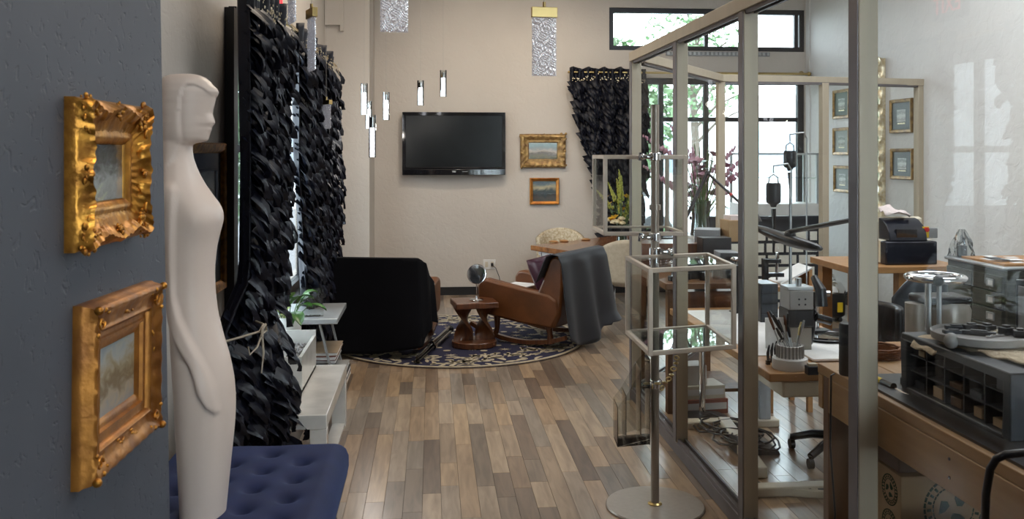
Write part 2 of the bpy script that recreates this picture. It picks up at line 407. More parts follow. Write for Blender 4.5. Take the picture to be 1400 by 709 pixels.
o = bpy.data.objects.new('far_planks', me); COL.objects.link(o); o.parent = floor; o['kind'] = 'stuff'

struct(B(XL - .2, XR + .2, -3.2, YB + .2, CEIL, CEIL + .1).obj('ceiling', 'ceiling'))
# left wall with one wide window opening
WY0, WY1, WZ0, WZ1 = 4.93, 8.72, .50, 2.30
wl = MB(); wl.box(XL - .2, XL, -3.2, WY0, 0, CEIL); wl.box(XL - .2, XL, WY1, YB + .2, 0, CEIL)
wl.box(XL - .2, XL, WY0, WY1, 0, WZ0); wl.box(XL - .2, XL, WY0, WY1, WZ1, CEIL)
struct(wl.obj('wall_left', 'wall'))
# back wall with the transom window and the tall window below it
u0, u1 = ony(833, 10, YB), ony(1098, 71, YB)
l0, l1 = ony(832, 106, YB), ony(1104, 300, YB)
wb = MB(); Y0, Y1 = YB, YB + .2
wb.box(XL - .2, u0.x, Y0, Y1, 0, CEIL); wb.box(u1.x + .02, XR + .2, Y0, Y1, 0, CEIL)
wb.box(u0.x, u1.x + .02, Y0, Y1, u0.z, CEIL); wb.box(u0.x, u1.x + .02, Y0, Y1, l0.z, u1.z); wb.box(u0.x, u1.x + .02, Y0, Y1, 0, .55)
struct(wb.obj('wall_back', 'wall'))
struct(B(XR, XR + .2, -3.2, YB + .2, 0, CEIL).obj('wall_right', 'wall_bright'))
FX0, FX1, FZ0, FZ1 = 1.95, 4.1, .25, 3.3          # unseen window added behind the camera to light the near side
wf = MB(); wf.box(XL - .2, FX0, -3.4, -3.2, 0, CEIL).box(FX1, XR + .2, -3.4, -3.2, 0, CEIL).box(FX0, FX1, -3.4, -3.2, 0, FZ0).box(FX0, FX1, -3.4, -3.2, FZ1, CEIL)
struct(wf.obj('wall_front', 'wall'))
# square column in the far left corner and the short pier beside the tall window
struct(B(XL, -.632, 9.36, YB, 0, CEIL).obj('wall_column', 'wall'))
struct(B(u1.x + .03, u1.x + .13, YB - .10, YB, 0, CEIL).obj('wall_pier', 'wall_bright'))
struct(MB().box(XL + .005, -.925, 9.30, 9.36, 2.89, CEIL).box(-.925, -.89, 9.31, 9.36, 2.83, CEIL).obj('trim_1', 'wall'))
# baseboards
struct(B(-.632, 1.6, YB - .015, YB, 0, .09).obj('baseboard_back', 'baseboard'))
struct(B(1.6, XR, YB - .02, YB, 0, .13).obj('baseboard_window', 'baseboard'))
struct(B(XR - .015, XR, 2, YB - .02, 0, .13).obj('baseboard_right', 'baseboard'))
struct(B(XL, XL + .015, 2.6, 9.36, 0, .09).obj('baseboard_left', 'baseboard'))

# near wing wall in slate grey plaster, its free edge a little out of plumb
xg = -.70
yt, ym = 2.315, 2.545
g = MB(); g.prism([(-3.2, 0), (ym, 0), (yt, CEIL), (-3.2, CEIL)], 'x', XL, xg)
struct(g.obj('wall_wing', 'grey_wall'))

def window(name, x0, x1, z0, z1, y, mull=(), bars=(), t=.05, dep=.07, axis='y', panes=True):
    """black framed window in a wall; one frame mesh, every pane its own part"""
    def bx(mb, a0, a1, b0, b1, d0, d1):
        return mb.box(a0, a1, d0, d1, b0, b1) if axis == 'y' else mb.box(d0, d1, a0, a1, b0, b1)
    r = bpy.data.objects.new(name, None); COL.objects.link(r); r['kind'] = 'structure'
    r.location = (x0, y, z0) if axis == 'y' else (y, x0, z0)
    f = MB(); bx(f, x0, x1, z0, z0 + t, y, y + dep); bx(f, x0, x1, z1 - t, z1, y, y + dep)
    bx(f, x0, x0 + t, z0 + t, z1 - t, y, y + dep); bx(f, x1 - t, x1, z0 + t, z1 - t, y, y + dep)
    f.obj('window_frame', 'black_frame', r, True, bevel=.004)
    for mx in mull:
        bx(MB(), mx - t * .4, mx + t * .4, z0 + t, z1 - t, y + .01, y + dep - .01).obj('mullion', 'black_frame', r, True)
    for bz in bars:
        bx(MB(), x0 + t, x1 - t, bz - t * .35, bz + t * .35, y + .012, y + dep - .012).obj('glazing_bar', 'black_frame', r, True)
    xs = [x0 + t] + list(mull) + [x1 - t]; zs = [z0 + t] + list(bars) + [z1 - t]
    for i in range(len(xs) - 1):
        for j in range(len(zs) - 1):
            bx(MB(), xs[i], xs[i + 1], zs[j], zs[j + 1], y + dep * .5 - .003, y + dep * .5 + .003).obj('pane', 'window_glass', r, True, smooth=0)
    return r
mu = ony(967, 40, YB).x
window('window_1', u0.x, u1.x + .02, u1.z, u0.z, YB + .02, [mu, ony(1090, 40, YB).x], [], .055)
window('window_2', u0.x, u1.x + .02, .55, l0.z, YB + .03, [ony(905, 200, YB).x, mu, ony(1036, 40, YB).x], [ony(960, 163, YB).z], .07)
window('fill_window', FX0, FX1, FZ0, FZ1, -3.33, [3.0], [], .07)  # out of view, added for fill light
window('window_3', WY0, WY1, WZ0, WZ1, XL - .07, [5.95, 6.95, 7.85], [1.62], .06, axis='x')
struct(B(u0.x - .05, u1.x + .05, YB - .05, YB + .02, .51, .55).obj('window_sill', 'white'))
# black jamb that stands proud of the wall beside the near window
struct(B(XL, XL + .05, WY0 - .07, WY0 + .03, WZ0 - .06, WZ1 + .06).obj('trim_2', 'black_frame'))
struct(B(XL, XL + .04, WY0 + .03, WY1 + .03, WZ1, WZ1 + .08).obj('trim_3', 'black_frame'))
struct(B(XL, XL + .07, WY0 - .05, WY1 + .03, WZ0 - .05, WZ0).obj('trim_4', 'black_frame'))

# ================================================================== OUTSIDE
struct(B(-30, 40, YB + .3, 13.5, -.3, -.15).obj('pavement', 'pavement'))
struct(B(-30, 40, 13.5, 30, -.35, -.25).obj('road', 'road'))
struct(B(-30, 40, -25, -5, -.3, -.15).obj('street', 'pavement'))
struct(B(-30, -1.4, -5, YB + .25, -.3, -.15).obj('terrace', 'pavement'))
fb = thing('building', 'pale rendered building across the street with dark windows', 'building', (4, 31, -.2))
m_ = MB(); m_.box(-12, 30, 31, 34, -.3, 3.6); m_.obj('wall', 'facade', fb, True)
for i in range(9):
    B(-9 + i * 4, -7.2 + i * 4, 30.95, 31.0, .9, 2.6).obj('window', 'far_window', fb, True)
def car(label, x, y, mt, s=1):
    c = thing('car', label, 'car', (x, y, -.25))
    prof = [(-2.1, .25), (-2.15, .62), (-1.9, .82), (-1.0, .92), (-.45, 1.38), (.75, 1.42), (1.45, 1.0), (2.05, .88), (2.15, .5), (2.1, .25)]
    MB().prism(prof, 'y', -.85, .85).obj('body', mt, c, smooth=50, bevel=.05)
    MB().prism([(-.85, .95), (-.42, 1.31), (.7, 1.35), (1.25, 1.0)], 'y', -.87, .87).obj('window', 'black_gloss', c)
    for wx in (-1.35, 1.35):
        for wy in (-.86, .86):
            MB().cyl((wx, wy - .08, .32), (wx, wy + .08, .32), .32, 18).obj('wheel', 'black', c)
    return c
car('silver blue car parked across the street behind the tall window', 8.3, 16.6, 'car_paint')
car('white car on the street seen left of the parked blue car', 3.0, 18.2, 'car_white')
def tree(label, x, y, h, r, n, seed, z0=1.2):
    rr = random.Random(seed); t = thing('street_tree', label, 'tree', (x, y, -.2), group=None)
    MB().tube([(0, 0, 0), (.05, .02, h * .3), (-.03, .05, h * .6), (.05, 0, h * .9)], [.12, .10, .07, .03], 9).obj('trunk', 'bark', t)
    b = MB()
    for k in range(7):
        a = rr.random() * 6.28; b.tube([(0, 0, h * (.35 + .07 * k)), (cos(a) * r * .4, sin(a) * r * .4, h * (.45 + .07 * k)), (cos(a) * r * .85, sin(a) * r * .85, h * (.5 + .07 * k))], [.045, .03, .012], 6)
    b.obj('branches', 'bark', t)
    f = MB()
    for k in range(n):
        a = rr.random() * 6.28; u = rr.random() ** .4; ph = math.acos(2 * rr.random() - 1)
        c = Vector((cos(a) * sin(ph) * r * u, sin(a) * sin(ph) * r * u, z0 + (h - z0) * .55 + cos(ph) * (h - z0) * .5 * u))
        d1 = Vector((rr.uniform(-1, 1), rr.uniform(-1, 1), rr.uniform(-.6, .6))).normalized() * rr.uniform(.06, .11)
        d2 = d1.cross(Vector((rr.uniform(-1, 1), rr.uniform(-1, 1), rr.uniform(-1, 1)))).normalized() * rr.uniform(.03, .055)
        f.add([c - d1, c + d2, c + d1, c - d2], [(0, 1, 2, 3)])
    f.obj('foliage', 'leaf_out', t, smooth=0, stuff=True)
tree('street tree outside the tall back window, seen left of the glass corner post', 2.55, 13.0, 3.4, .95, 2600, 1, 1.0)
tree('taller street tree farther off behind the transom window', 6.2, 21.0, 5.6, 1.3, 1300, 2, 2.2)
tree('leafy tree outside the side window by the curtains', -2.75, 11.8, 3.6, .9, 2600, 3, .6)
tree('second leafy tree farther off outside the side window', -3.9, 16.5, 4.2, 1.2, 1800, 4, .6)

# ================================================================== GLASS PARTITION
PX = 1.29; PT = 2.25; S = .062
def pane_part(a, b, z0, z1, parent, m='glass', th=.008):
    a = Vector(a); b = Vector(b); MB().beam((a.x, a.y, (z0 + z1) / 2), (b.x, b.y, (z0 + z1) / 2), th, z1 - z0).obj('glass_pane', m, parent, True, smooth=0)
def run(name, label, pts, ends):
    """posts at every point, rails and a pane between neighbours"""
    t = thing(name, label, 'glass partition', (pts[0][0], pts[0][1], 0))
    for i, p in enumerate(pts):
        if i not in ends: continue
        q = pts[min(i + 1, len(pts) - 1)]; o_ = pts[max(i - 1, 0)]
        d = (Vector((q[0], q[1], 0)) - Vector((o_[0], o_[1], 0))).normalized() * S / 2
        c = Vector((p[0], p[1], 0))
        pp = MB().beam(c - d + Vector((0, 0, PT / 2)), c + d + Vector((0, 0, PT / 2)), S, PT - .12)
        po = pp.obj('post', 'alu', t, True, bevel=.003)
    for i in range(len(pts) - 1):
        a, b = Vector((*pts[i], 0)), Vector((*pts[i + 1], 0))
        pane_part(a, b, .08, PT - .06, t)
        dz = Vector((0, 0, 1)); n_ = (b - a).cross(dz).normalized()
        g_ = MB()
        for sd in (-1, 1):      # glazing beads either side of the pane
            for z in (.075, PT - .065): g_.beam(a + n_ * sd * .018 + dz * z, b + n_ * sd * .018 + dz * z, .012, .02)
        g_.obj('glazing_bead', 'alu_dark', t, True)
    a, b = Vector((*pts[0], 0)), Vector((*pts[-1], 0)); dz = Vector((0, 0, 1))
    e = (b - a).normalized() * S * .55
    MB().beam(a - e + dz * (PT - .03), b + e + dz * (PT - .03), S + .012, .06).obj('top_rail', 'alu', t, True, bevel=.003)
    MB().beam(a - e + dz * .034, b + e + dz * .034, S, .066).obj('base_rail', 'alu_dark', t, True, bevel=.003)
    return t
X0 = PX + S / 2
ys = []
for px in (1168 + 6, 1013 + 4, 922 + 3, 862 + 2):
    ys.append(onx(px, 300, PX).y + S / 2)
pts = [(X0, ys[0] - 1.04), (X0, ys[0]), (X0, ys[1]), (X0, ys[2]), (X0, ys[3])]
PARTITION = run('glass_partition', 'long glass partition with warm grey aluminium posts between showroom and workshop', pts, (0, 1, 2, 3, 4))
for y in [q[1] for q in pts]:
    MB().box(PX - .004, PX - .0005, y - S / 2 + .002, y + S / 2 - .002, .07, PT - .065).obj('post_side_shade', 'alu_dark', PARTITION, True)  # dark strip paints shade onto the left face of each post
c1 = at(985, 102, .65 * 1240 / 106.); c2 = (XR - .03, 7.72)
run('glass_partition', 'diagonal glass partition from the corner post towards the windows', [(X0 + .05, ys[3] + .06), (c1.x - .04, c1.y - .05)], ())
mid = ony(1127, 200, c1.y + .05)
run('glass_partition', 'far glass partition with grey frame between diagonal panel and white wall', [(c1.x, c1.y), (mid.x, c1.y + .06), c2], (0, 1, 2))
# ================================================================== PICTURES
def ring(W, H, prof, n=40, orn=None):
    """moulding swept round a W x H rectangle. prof: (inset, height). local: x across, y up, z out of the wall"""
    mb = MB(); cor = [(-1, -1), (1, -1), (1, 1), (-1, 1)]; P = []
    for k in range(4):
        a, b = cor[k], cor[(k + 1) % 4]; Ls = W if k % 2 == 0 else H
        for i in range(n):
            t = i / n; row = []
            for j, (ins, h) in enumerate(prof):
                ax, ay = a[0] * (W / 2 - ins), a[1] * (H / 2 - ins); bx, by = b[0] * (W / 2 - ins), b[1] * (H / 2 - ins)
                x, y = ax + (bx - ax) * t, ay + (by - ay) * t
                if orn:
                    dn, dh = orn(t * Ls, (1 - t) * Ls, j, k, Ls)
                    nx, ny = [(0, -1), (1, 0), (0, 1), (-1, 0)][k]; x += nx * dn; y += ny * dn; h = h + dh
                row.append((x, y, h))
            P.append(row)
    m = len(prof); N = len(P)
    vs = [p for r in P for p in r]; fs = []
    for i in range(N):
        for j in range(m - 1):
            a = i * m + j; b = ((i + 1) % N) * m + j; fs.append((a, b, b + 1, a + 1))
    return mb.add(vs, fs)
TW = Matrix(((0, 0, 1, 0), (1, 0, 0, 0), (0, 1, 0, 0), (0, 0, 0, 1)))       # local -> on a wall that faces +x
TB = Matrix(((1, 0, 0, 0), (0, 0, -1, 0), (0, 1, 0, 0), (0, 0, 0, 1)))      # on the back wall, facing -y
TR = Matrix(((0, 0, -1, 0), (-1, 0, 0, 0), (0, 1, 0, 0), (0, 0, 0, 1)))     # on the right wall, facing -x
def picture(label, c, W, H, T, prof, mt, canvas, inner, cz=.01, orn=None, extra=None, liner=None, glazing=False, n=30, cat='picture', cv='canvas', name='framed_picture', tilt=0):
    c = Vector(c)
    t = thing(name, label, cat, c - Vector((0, 0, H / 2)))
    X = Matrix.Translation(c) @ T @ Matrix.Rotation(tilt, 4, 'Z')
    ring(W, H, prof, n, orn).apply(X).obj('frame', mt, t, True, smooth=50)
    MB().box(-W / 2 + .004, W / 2 - .004, -H / 2 + .004, H / 2 - .004, .001, .004).apply(X).obj('backing', 'black', t, True)
    if liner:
        ring(W - 2 * liner[0], H - 2 * liner[0], liner[1], 12).apply(X).obj('liner', liner[2], t, True)
    w2, h2 = W / 2 - inner, H / 2 - inner
    MB().box(-w2, w2, -h2, h2, cz - .004, cz).apply(X).obj(cv, canvas, t, True, smooth=0)
    if glazing: MB().box(-w2, w2, -h2, h2, cz + .004, cz + .006).apply(X).obj('glass', 'glass_box', t, True, smooth=0)
    if extra: extra(t, X)
    return t
def scallop1(a, b, j, k, L):
    e = min(a, b); s = 0; h = 0
    if j in (3, 4, 5, 6):
        mid = abs(a - L / 2)
        s = .010 * exp(-(e / .035) ** 2) - .011 * exp(-((e - .095) / .035) ** 2) + .006 * exp(-(mid / .022) ** 2)
        s += .0016 * sin(a * 260)
        h = .0014 * sin(a * 190 + j) + .002 * exp(-(e / .05) ** 2) * (1 + sin(a * 430 + 2 * j))
        if j == 4: h += .004
    if j in (7, 8, 9): h = .0018 * sin(a * 240 + j * 1.7) * (1 if e < .11 else .35) + .0008 * sin(a * 900)
    if j in (1,): h = .0008 * sin(a * 500)
    return s, h
def rocaille(seed, W, H, n, mt, spread=.05, mids=True, size=.007, z0=.040):
    def fn(t, X):
        rr = random.Random(seed); mb = MB()
        spots = [(sx * (W / 2 - .025), sy * (H / 2 - .025)) for sx in (-1, 1) for sy in (-1, 1)]
        if mids: spots += [(0, H / 2 - .02), (0, -H / 2 + .02), (W / 2 - .02, 0), (-W / 2 + .02, 0)]
        for q, (x, y) in enumerate(spots):
            for i in range(n if q < 4 else n // 3):
                a = rr.random() * 6.28; r = rr.random() ** .7 * spread * (1 if q < 4 else .5)
                s = size * rr.uniform(.5, 1.15); px_, py_ = x + cos(a) * r, y + sin(a) * r
                if abs(px_) > W / 2 + .006 or abs(py_) > H / 2 + .006: continue
                mb.ball((px_, py_, z0 - abs(r) * .12 + rr.uniform(-.004, .004)), s, 7, 5, (rr.uniform(.8, 1.6), rr.uniform(.8, 1.6), .8))
            if q < 4:   # C scroll
                sx, sy = (1 if x > 0 else -1), (1 if y > 0 else -1)
                for ax in (0, 1):
                    pts = []
                    for i in range(15):
                        f = i / 14; rr_ = .016 * (1 - .75 * f); an = f * 7.5
                        u = .055 + .04 * 0 + rr_ * cos(an); v = rr_ * sin(an) + .006
                        dx, dy = (u, v) if ax == 0 else (v, u)
                        pts.append((x - sx * dx * .9 + sx * .01, y - sy * dy * .9 + sy * .01, z0 + .001))
                    mb.tube(pts, [.0042 * (1 - .5 * i / 14) for i in range(15)], 7)
        mb.apply(X).obj('ornament', mt, t, True, smooth=60, stuff=True)
    return fn
prof1 = [(0, 0), (0, .020), (.004, .026), (.010, .040), (.016, .046), (.024, .044), (.032, .036), (.042, .028), (.055, .022), (.064, .018), (.069, .021), (.078, .021), (.084, .016), (.088, .014), (.091, .008)]
canvas1 = painting_mat('engraving_under_glass', [(.62, .60, .58), (.75, .74, .72), (.20, .17, .14), (.11, .085, .065)], 6, dist=.7, rough=.15)
picture('small ornate bright gold frame with scalloped rococo edge, upper one on the grey wall', (-.70, 2.0, 1.557), .395, .30, TW, prof1, 'gold', canvas1, .089, .008,
        scallop1, rocaille(5, .395, .30, 70, 'gold', size=.0048, spread=.042), glazing=True, n=56)
def scallop2(a, b, j, k, L):
    e = min(a, b); s = h = 0
    if j in (4, 5, 6, 7): h = .0022 * exp(-(e / .07) ** 2) * sin(a * 240 + j) + .0012 * sin(a * 120); s = .004 * exp(-(e / .03) ** 2)
    return s, h
prof2 = [(0, 0), (0, .016), (.003, .020), (.007, .036), (.012, .044), (.018, .045), (.030, .036), (.044, .030), (.054, .030), (.058, .033), (.063, .030), (.066, .020), (.078, .018), (.081, .022), (.087, .022), (.090, .014), (.104, .012), (.108, .008)]
canvas2 = painting_mat('blurred_landscape_canvas', [(.26, .24, .22), (.34, .28, .20), (.16, .115, .06), (.30, .24, .15), (.38, .38, .34), (.30, .33, .34)], 4, dist=.8, rough=.12)
def beads2(t, X):
    mb = MB(); W, H = .455, .36
    rr = random.Random(9)
    for sx in (-1, 1):
        for sy in (-1, 1):
            x, y = sx * (W / 2 - .012), sy * (H / 2 - .012)
            mb.ball((x, y, .046), .0095, 9, 6); mb.ball((x - sx * .045, y - sy * .004, .042), .006, 8, 6); mb.ball((x - sx * .004, y - sy * .05, .042), .006, 8, 6)
            mb.ball((x - sx * .07, y - sy * .012, .040), .0045, 8, 6)
            pts = [(x - sx * (.03 + .018 * (1 - i / 16) * cos(i * .55)), y - sy * (.028 + .016 * (1 - i / 16) * sin(i * .55)), .041) for i in range(14)]
            mb.tube(pts, .003, 6)
    for k in range(26):      # low relief foliage in the middle of each rail
        s = rr.choice([0, 1, 2, 3]); f = rr.uniform(-.07, .07); q = rr.uniform(.034, .052)
        x, y = [(f, -H / 2 + q), (W / 2 - q, f), (f, H / 2 - q), (-W / 2 + q, f)][s]
        mb.ball((x, y, .031), rr.uniform(.004, .007), 7, 5, (1.5 if s % 2 == 0 else .7, .7 if s % 2 == 0 else 1.5, .6))
    mb.apply(X).obj('ornament', 'gold', t, True, smooth=60, stuff=True)
picture('rubbed gold frame with corner beads around a hazy landscape, lower one on the grey wall', (-.70, 2.067, 1.112), .455, .36, TW, prof2, 'gold_deep', canvas2, .106, .008,
        scallop2, beads2, n=40, tilt=-.03)
# landscape and small sunset picture right of the screen
def orn_b(a, b, j, k, L):
    e = min(a, b); return (0, .004 * sin(a * 75 + j * 1.4) * (1 if j in (2, 3, 4) else 0) + .006 * exp(-(e / .05) ** 2) * (j in (2, 3)))
profb = [(0, 0), (0, .03), (.012, .05), (.035, .055), (.055, .04), (.075, .03), (.085, .034), (.095, .03), (.10, .018)]
pl = ony(711, 183, YB); pr = ony(773, 229, YB)
cA = painting_mat('mountain_landscape_canvas', [(.04, .045, .02), (.12, .10, .04), (.10, .08, .05), (.42, .36, .30), (.20, .24, .24), (.22, .32, .34), (.34, .40, .38)], 5, dist=.55)
picture('wide bronze-gold frame with mountain landscape, upper one right of the black screen', ((pl.x + pr.x) / 2, YB - .005, (pl.z + pr.z) / 2), pr.x - pl.x, pl.z - pr.z, TB, profb, 'gold_bronze', cA, .095, .02, orn_b, rocaille(8, pr.x - pl.x, pl.z - pr.z, 12, 'gold_bronze', size=.012, z0=.05))
pl2 = ony(724, 243, YB); pr2 = ony(764, 279, YB)
cB = painting_mat('dark_sunset_canvas', [(.02, .02, .012), (.05, .035, .02), (.012, .016, .012), (.03, .04, .035), (.36, .30, .16), (.08, .11, .10), (.04, .06, .06)], 3, dist=.5)
picture('small plain gold frame with dark sunset painting, hung under the mountain landscape', ((pl2.x + pr2.x) / 2, YB - .005, (pl2.z + pr2.z) / 2), pr2.x - pl2.x, pl2.z - pr2.z, TB,
        [(0, 0), (0, .03), (.008, .035), (.03, .02), (.036, .018)], 'gold_deep', cB, .034, .014)
# big picture on the left wall behind the mannequin
y1 = onx(309, 300, XL + .03).y
picture('large gold frame with dark mount, half hidden behind the ivory mannequin', (XL, y1 - .36, 1.275), .72, .74, TW,
        [(0, 0), (0, .03), (.006, .036), (.02, .03), (.03, .032), (.045, .02), (.05, .014)], 'gold',
        painting_mat('dark_seascape_canvas', [(.02, .022, .025), (.05, .055, .06), (.12, .13, .13), (.05, .06, .065)], 3), .135, .010,
        liner=(.05, [(0, .012), (.07, .012), (.072, .02), (.084, .02), (.086, .008)], 'dark_mat'))
# ================================================================== SCREEN
a, b = ony(550, 153, YB - .12), ony(691, 239, YB - .12)
tv = thing('television', 'large black flat television mounted on the cream back wall', 'television', (((a.x + b.x) / 2), YB, b.z))
zc = (a.z + b.z) / 2
MB().box(a.x, b.x, YB - .10, YB - .04, b.z + .03, a.z).obj('housing', 'black', tv, True, bevel=.01)
MB().prism([(a.x, YB - .10), (b.x, YB - .10), (b.x, YB - .115)] + [(a.x + (b.x - a.x) * (1 - i / 12), YB - .115 - .03 * sin(pi * i / 12)) for i in range(1, 12)] + [(a.x, YB - .115)], 'z', b.z, b.z + .065).obj('speaker_bar', 'black_gloss', tv, True, bevel=.004)
ring(b.x - a.x, a.z - b.z - .05, [(0, 0), (0, .014), (.035, .014), (.038, .006)], 4).apply(Matrix.Translation(((a.x + b.x) / 2, YB - .10, zc + .025)) @ TB).obj('bezel', 'black_gloss', tv, True)
B(a.x + .03, b.x - .03, YB - .107, YB - .10, b.z + .075, a.z - .03).obj('screen', 'screen', tv, True)
B((a.x + b.x) / 2 - .022, (a.x + b.x) / 2 + .018, YB - .148, YB - .144, b.z + .03, b.z + .048).obj('badge', 'silver', tv, True)
B((a.x + b.x) / 2 + .09, (a.x + b.x) / 2 + .15, YB - .146, YB - .142, b.z + .035, b.z + .042).obj('badge', 'grey_metal', tv, True)
B((a.x + b.x) / 2 - .2, (a.x + b.x) / 2 + .2, YB - .04, YB - .001, zc - .15, zc + .15).obj('bracket', 'dark_metal', tv, True)
# wall outlet with plug and cord
o_ = ony(669, 361, YB)
ot = thing('wall_outlet', 'white double wall outlet with black plug, low on the back wall', 'outlet', (o_.x, YB, o_.z - .06))
B(o_.x - .07, o_.x + .07, YB - .008, YB, o_.z - .055, o_.z + .055).obj('cover_plate', 'white', ot, True, bevel=.003)
for k in (-1, 1): B(o_.x + k * .032 - .016, o_.x + k * .032 + .016, YB - .012, YB - .008, o_.z - .03, o_.z + .03).obj('socket', 'cream_plastic', ot, True)
cd = thing('plug_and_flex', 'black plug and cord hanging from the wall outlet', 'cord', (o_.x + .04, YB - .03, 0))
MB().cbox((o_.x + .03, YB - .028, o_.z), (.028, .03, .035)).obj('plug', 'black', cd, True, bevel=.004)
MB().tube([(o_.x + .03, YB - .04, o_.z), (o_.x + .07, YB - .06, o_.z - .04), (o_.x + .11, YB - .05, o_.z - .14), (o_.x + .14, YB - .04, .02)], .004, 6).obj('cable', 'black', cd, True)
# exit sign
ex = thing('exit_sign', 'lit red exit sign high on the wall above the dark curtains', 'sign', (XL + .05, 6.18, 2.56))
B(XL, XL + .06, 6.0, 6.36, 2.55, 2.78).obj('housing', 'black', ex, True, bevel=.005)
def text_mesh(txt, size, ext, mt, name, parent, loc, rot):
    tx = bpy.data.curves.new('letters', 'FONT'); tx.body = txt; tx.size = size; tx.extrude = ext; tx.align_x = 'CENTER'
    tmp = bpy.data.objects.new('letters_curve', tx); COL.objects.link(tmp); bpy.context.view_layer.update()
    me = bpy.data.meshes.new_from_object(tmp.evaluated_get(bpy.context.evaluated_depsgraph_get())); bpy.data.objects.remove(tmp)
    me.materials.clear(); me.materials.append(M[mt]); o = bpy.data.objects.new(name, me); COL.objects.link(o)
    o.parent = parent; o.location = loc; o.rotation_euler = rot; return o
text_mesh('EXIT', .17, .003, 'exit', 'letters', ex, (.013, 0, .04), (pi / 2, 0, pi / 2))
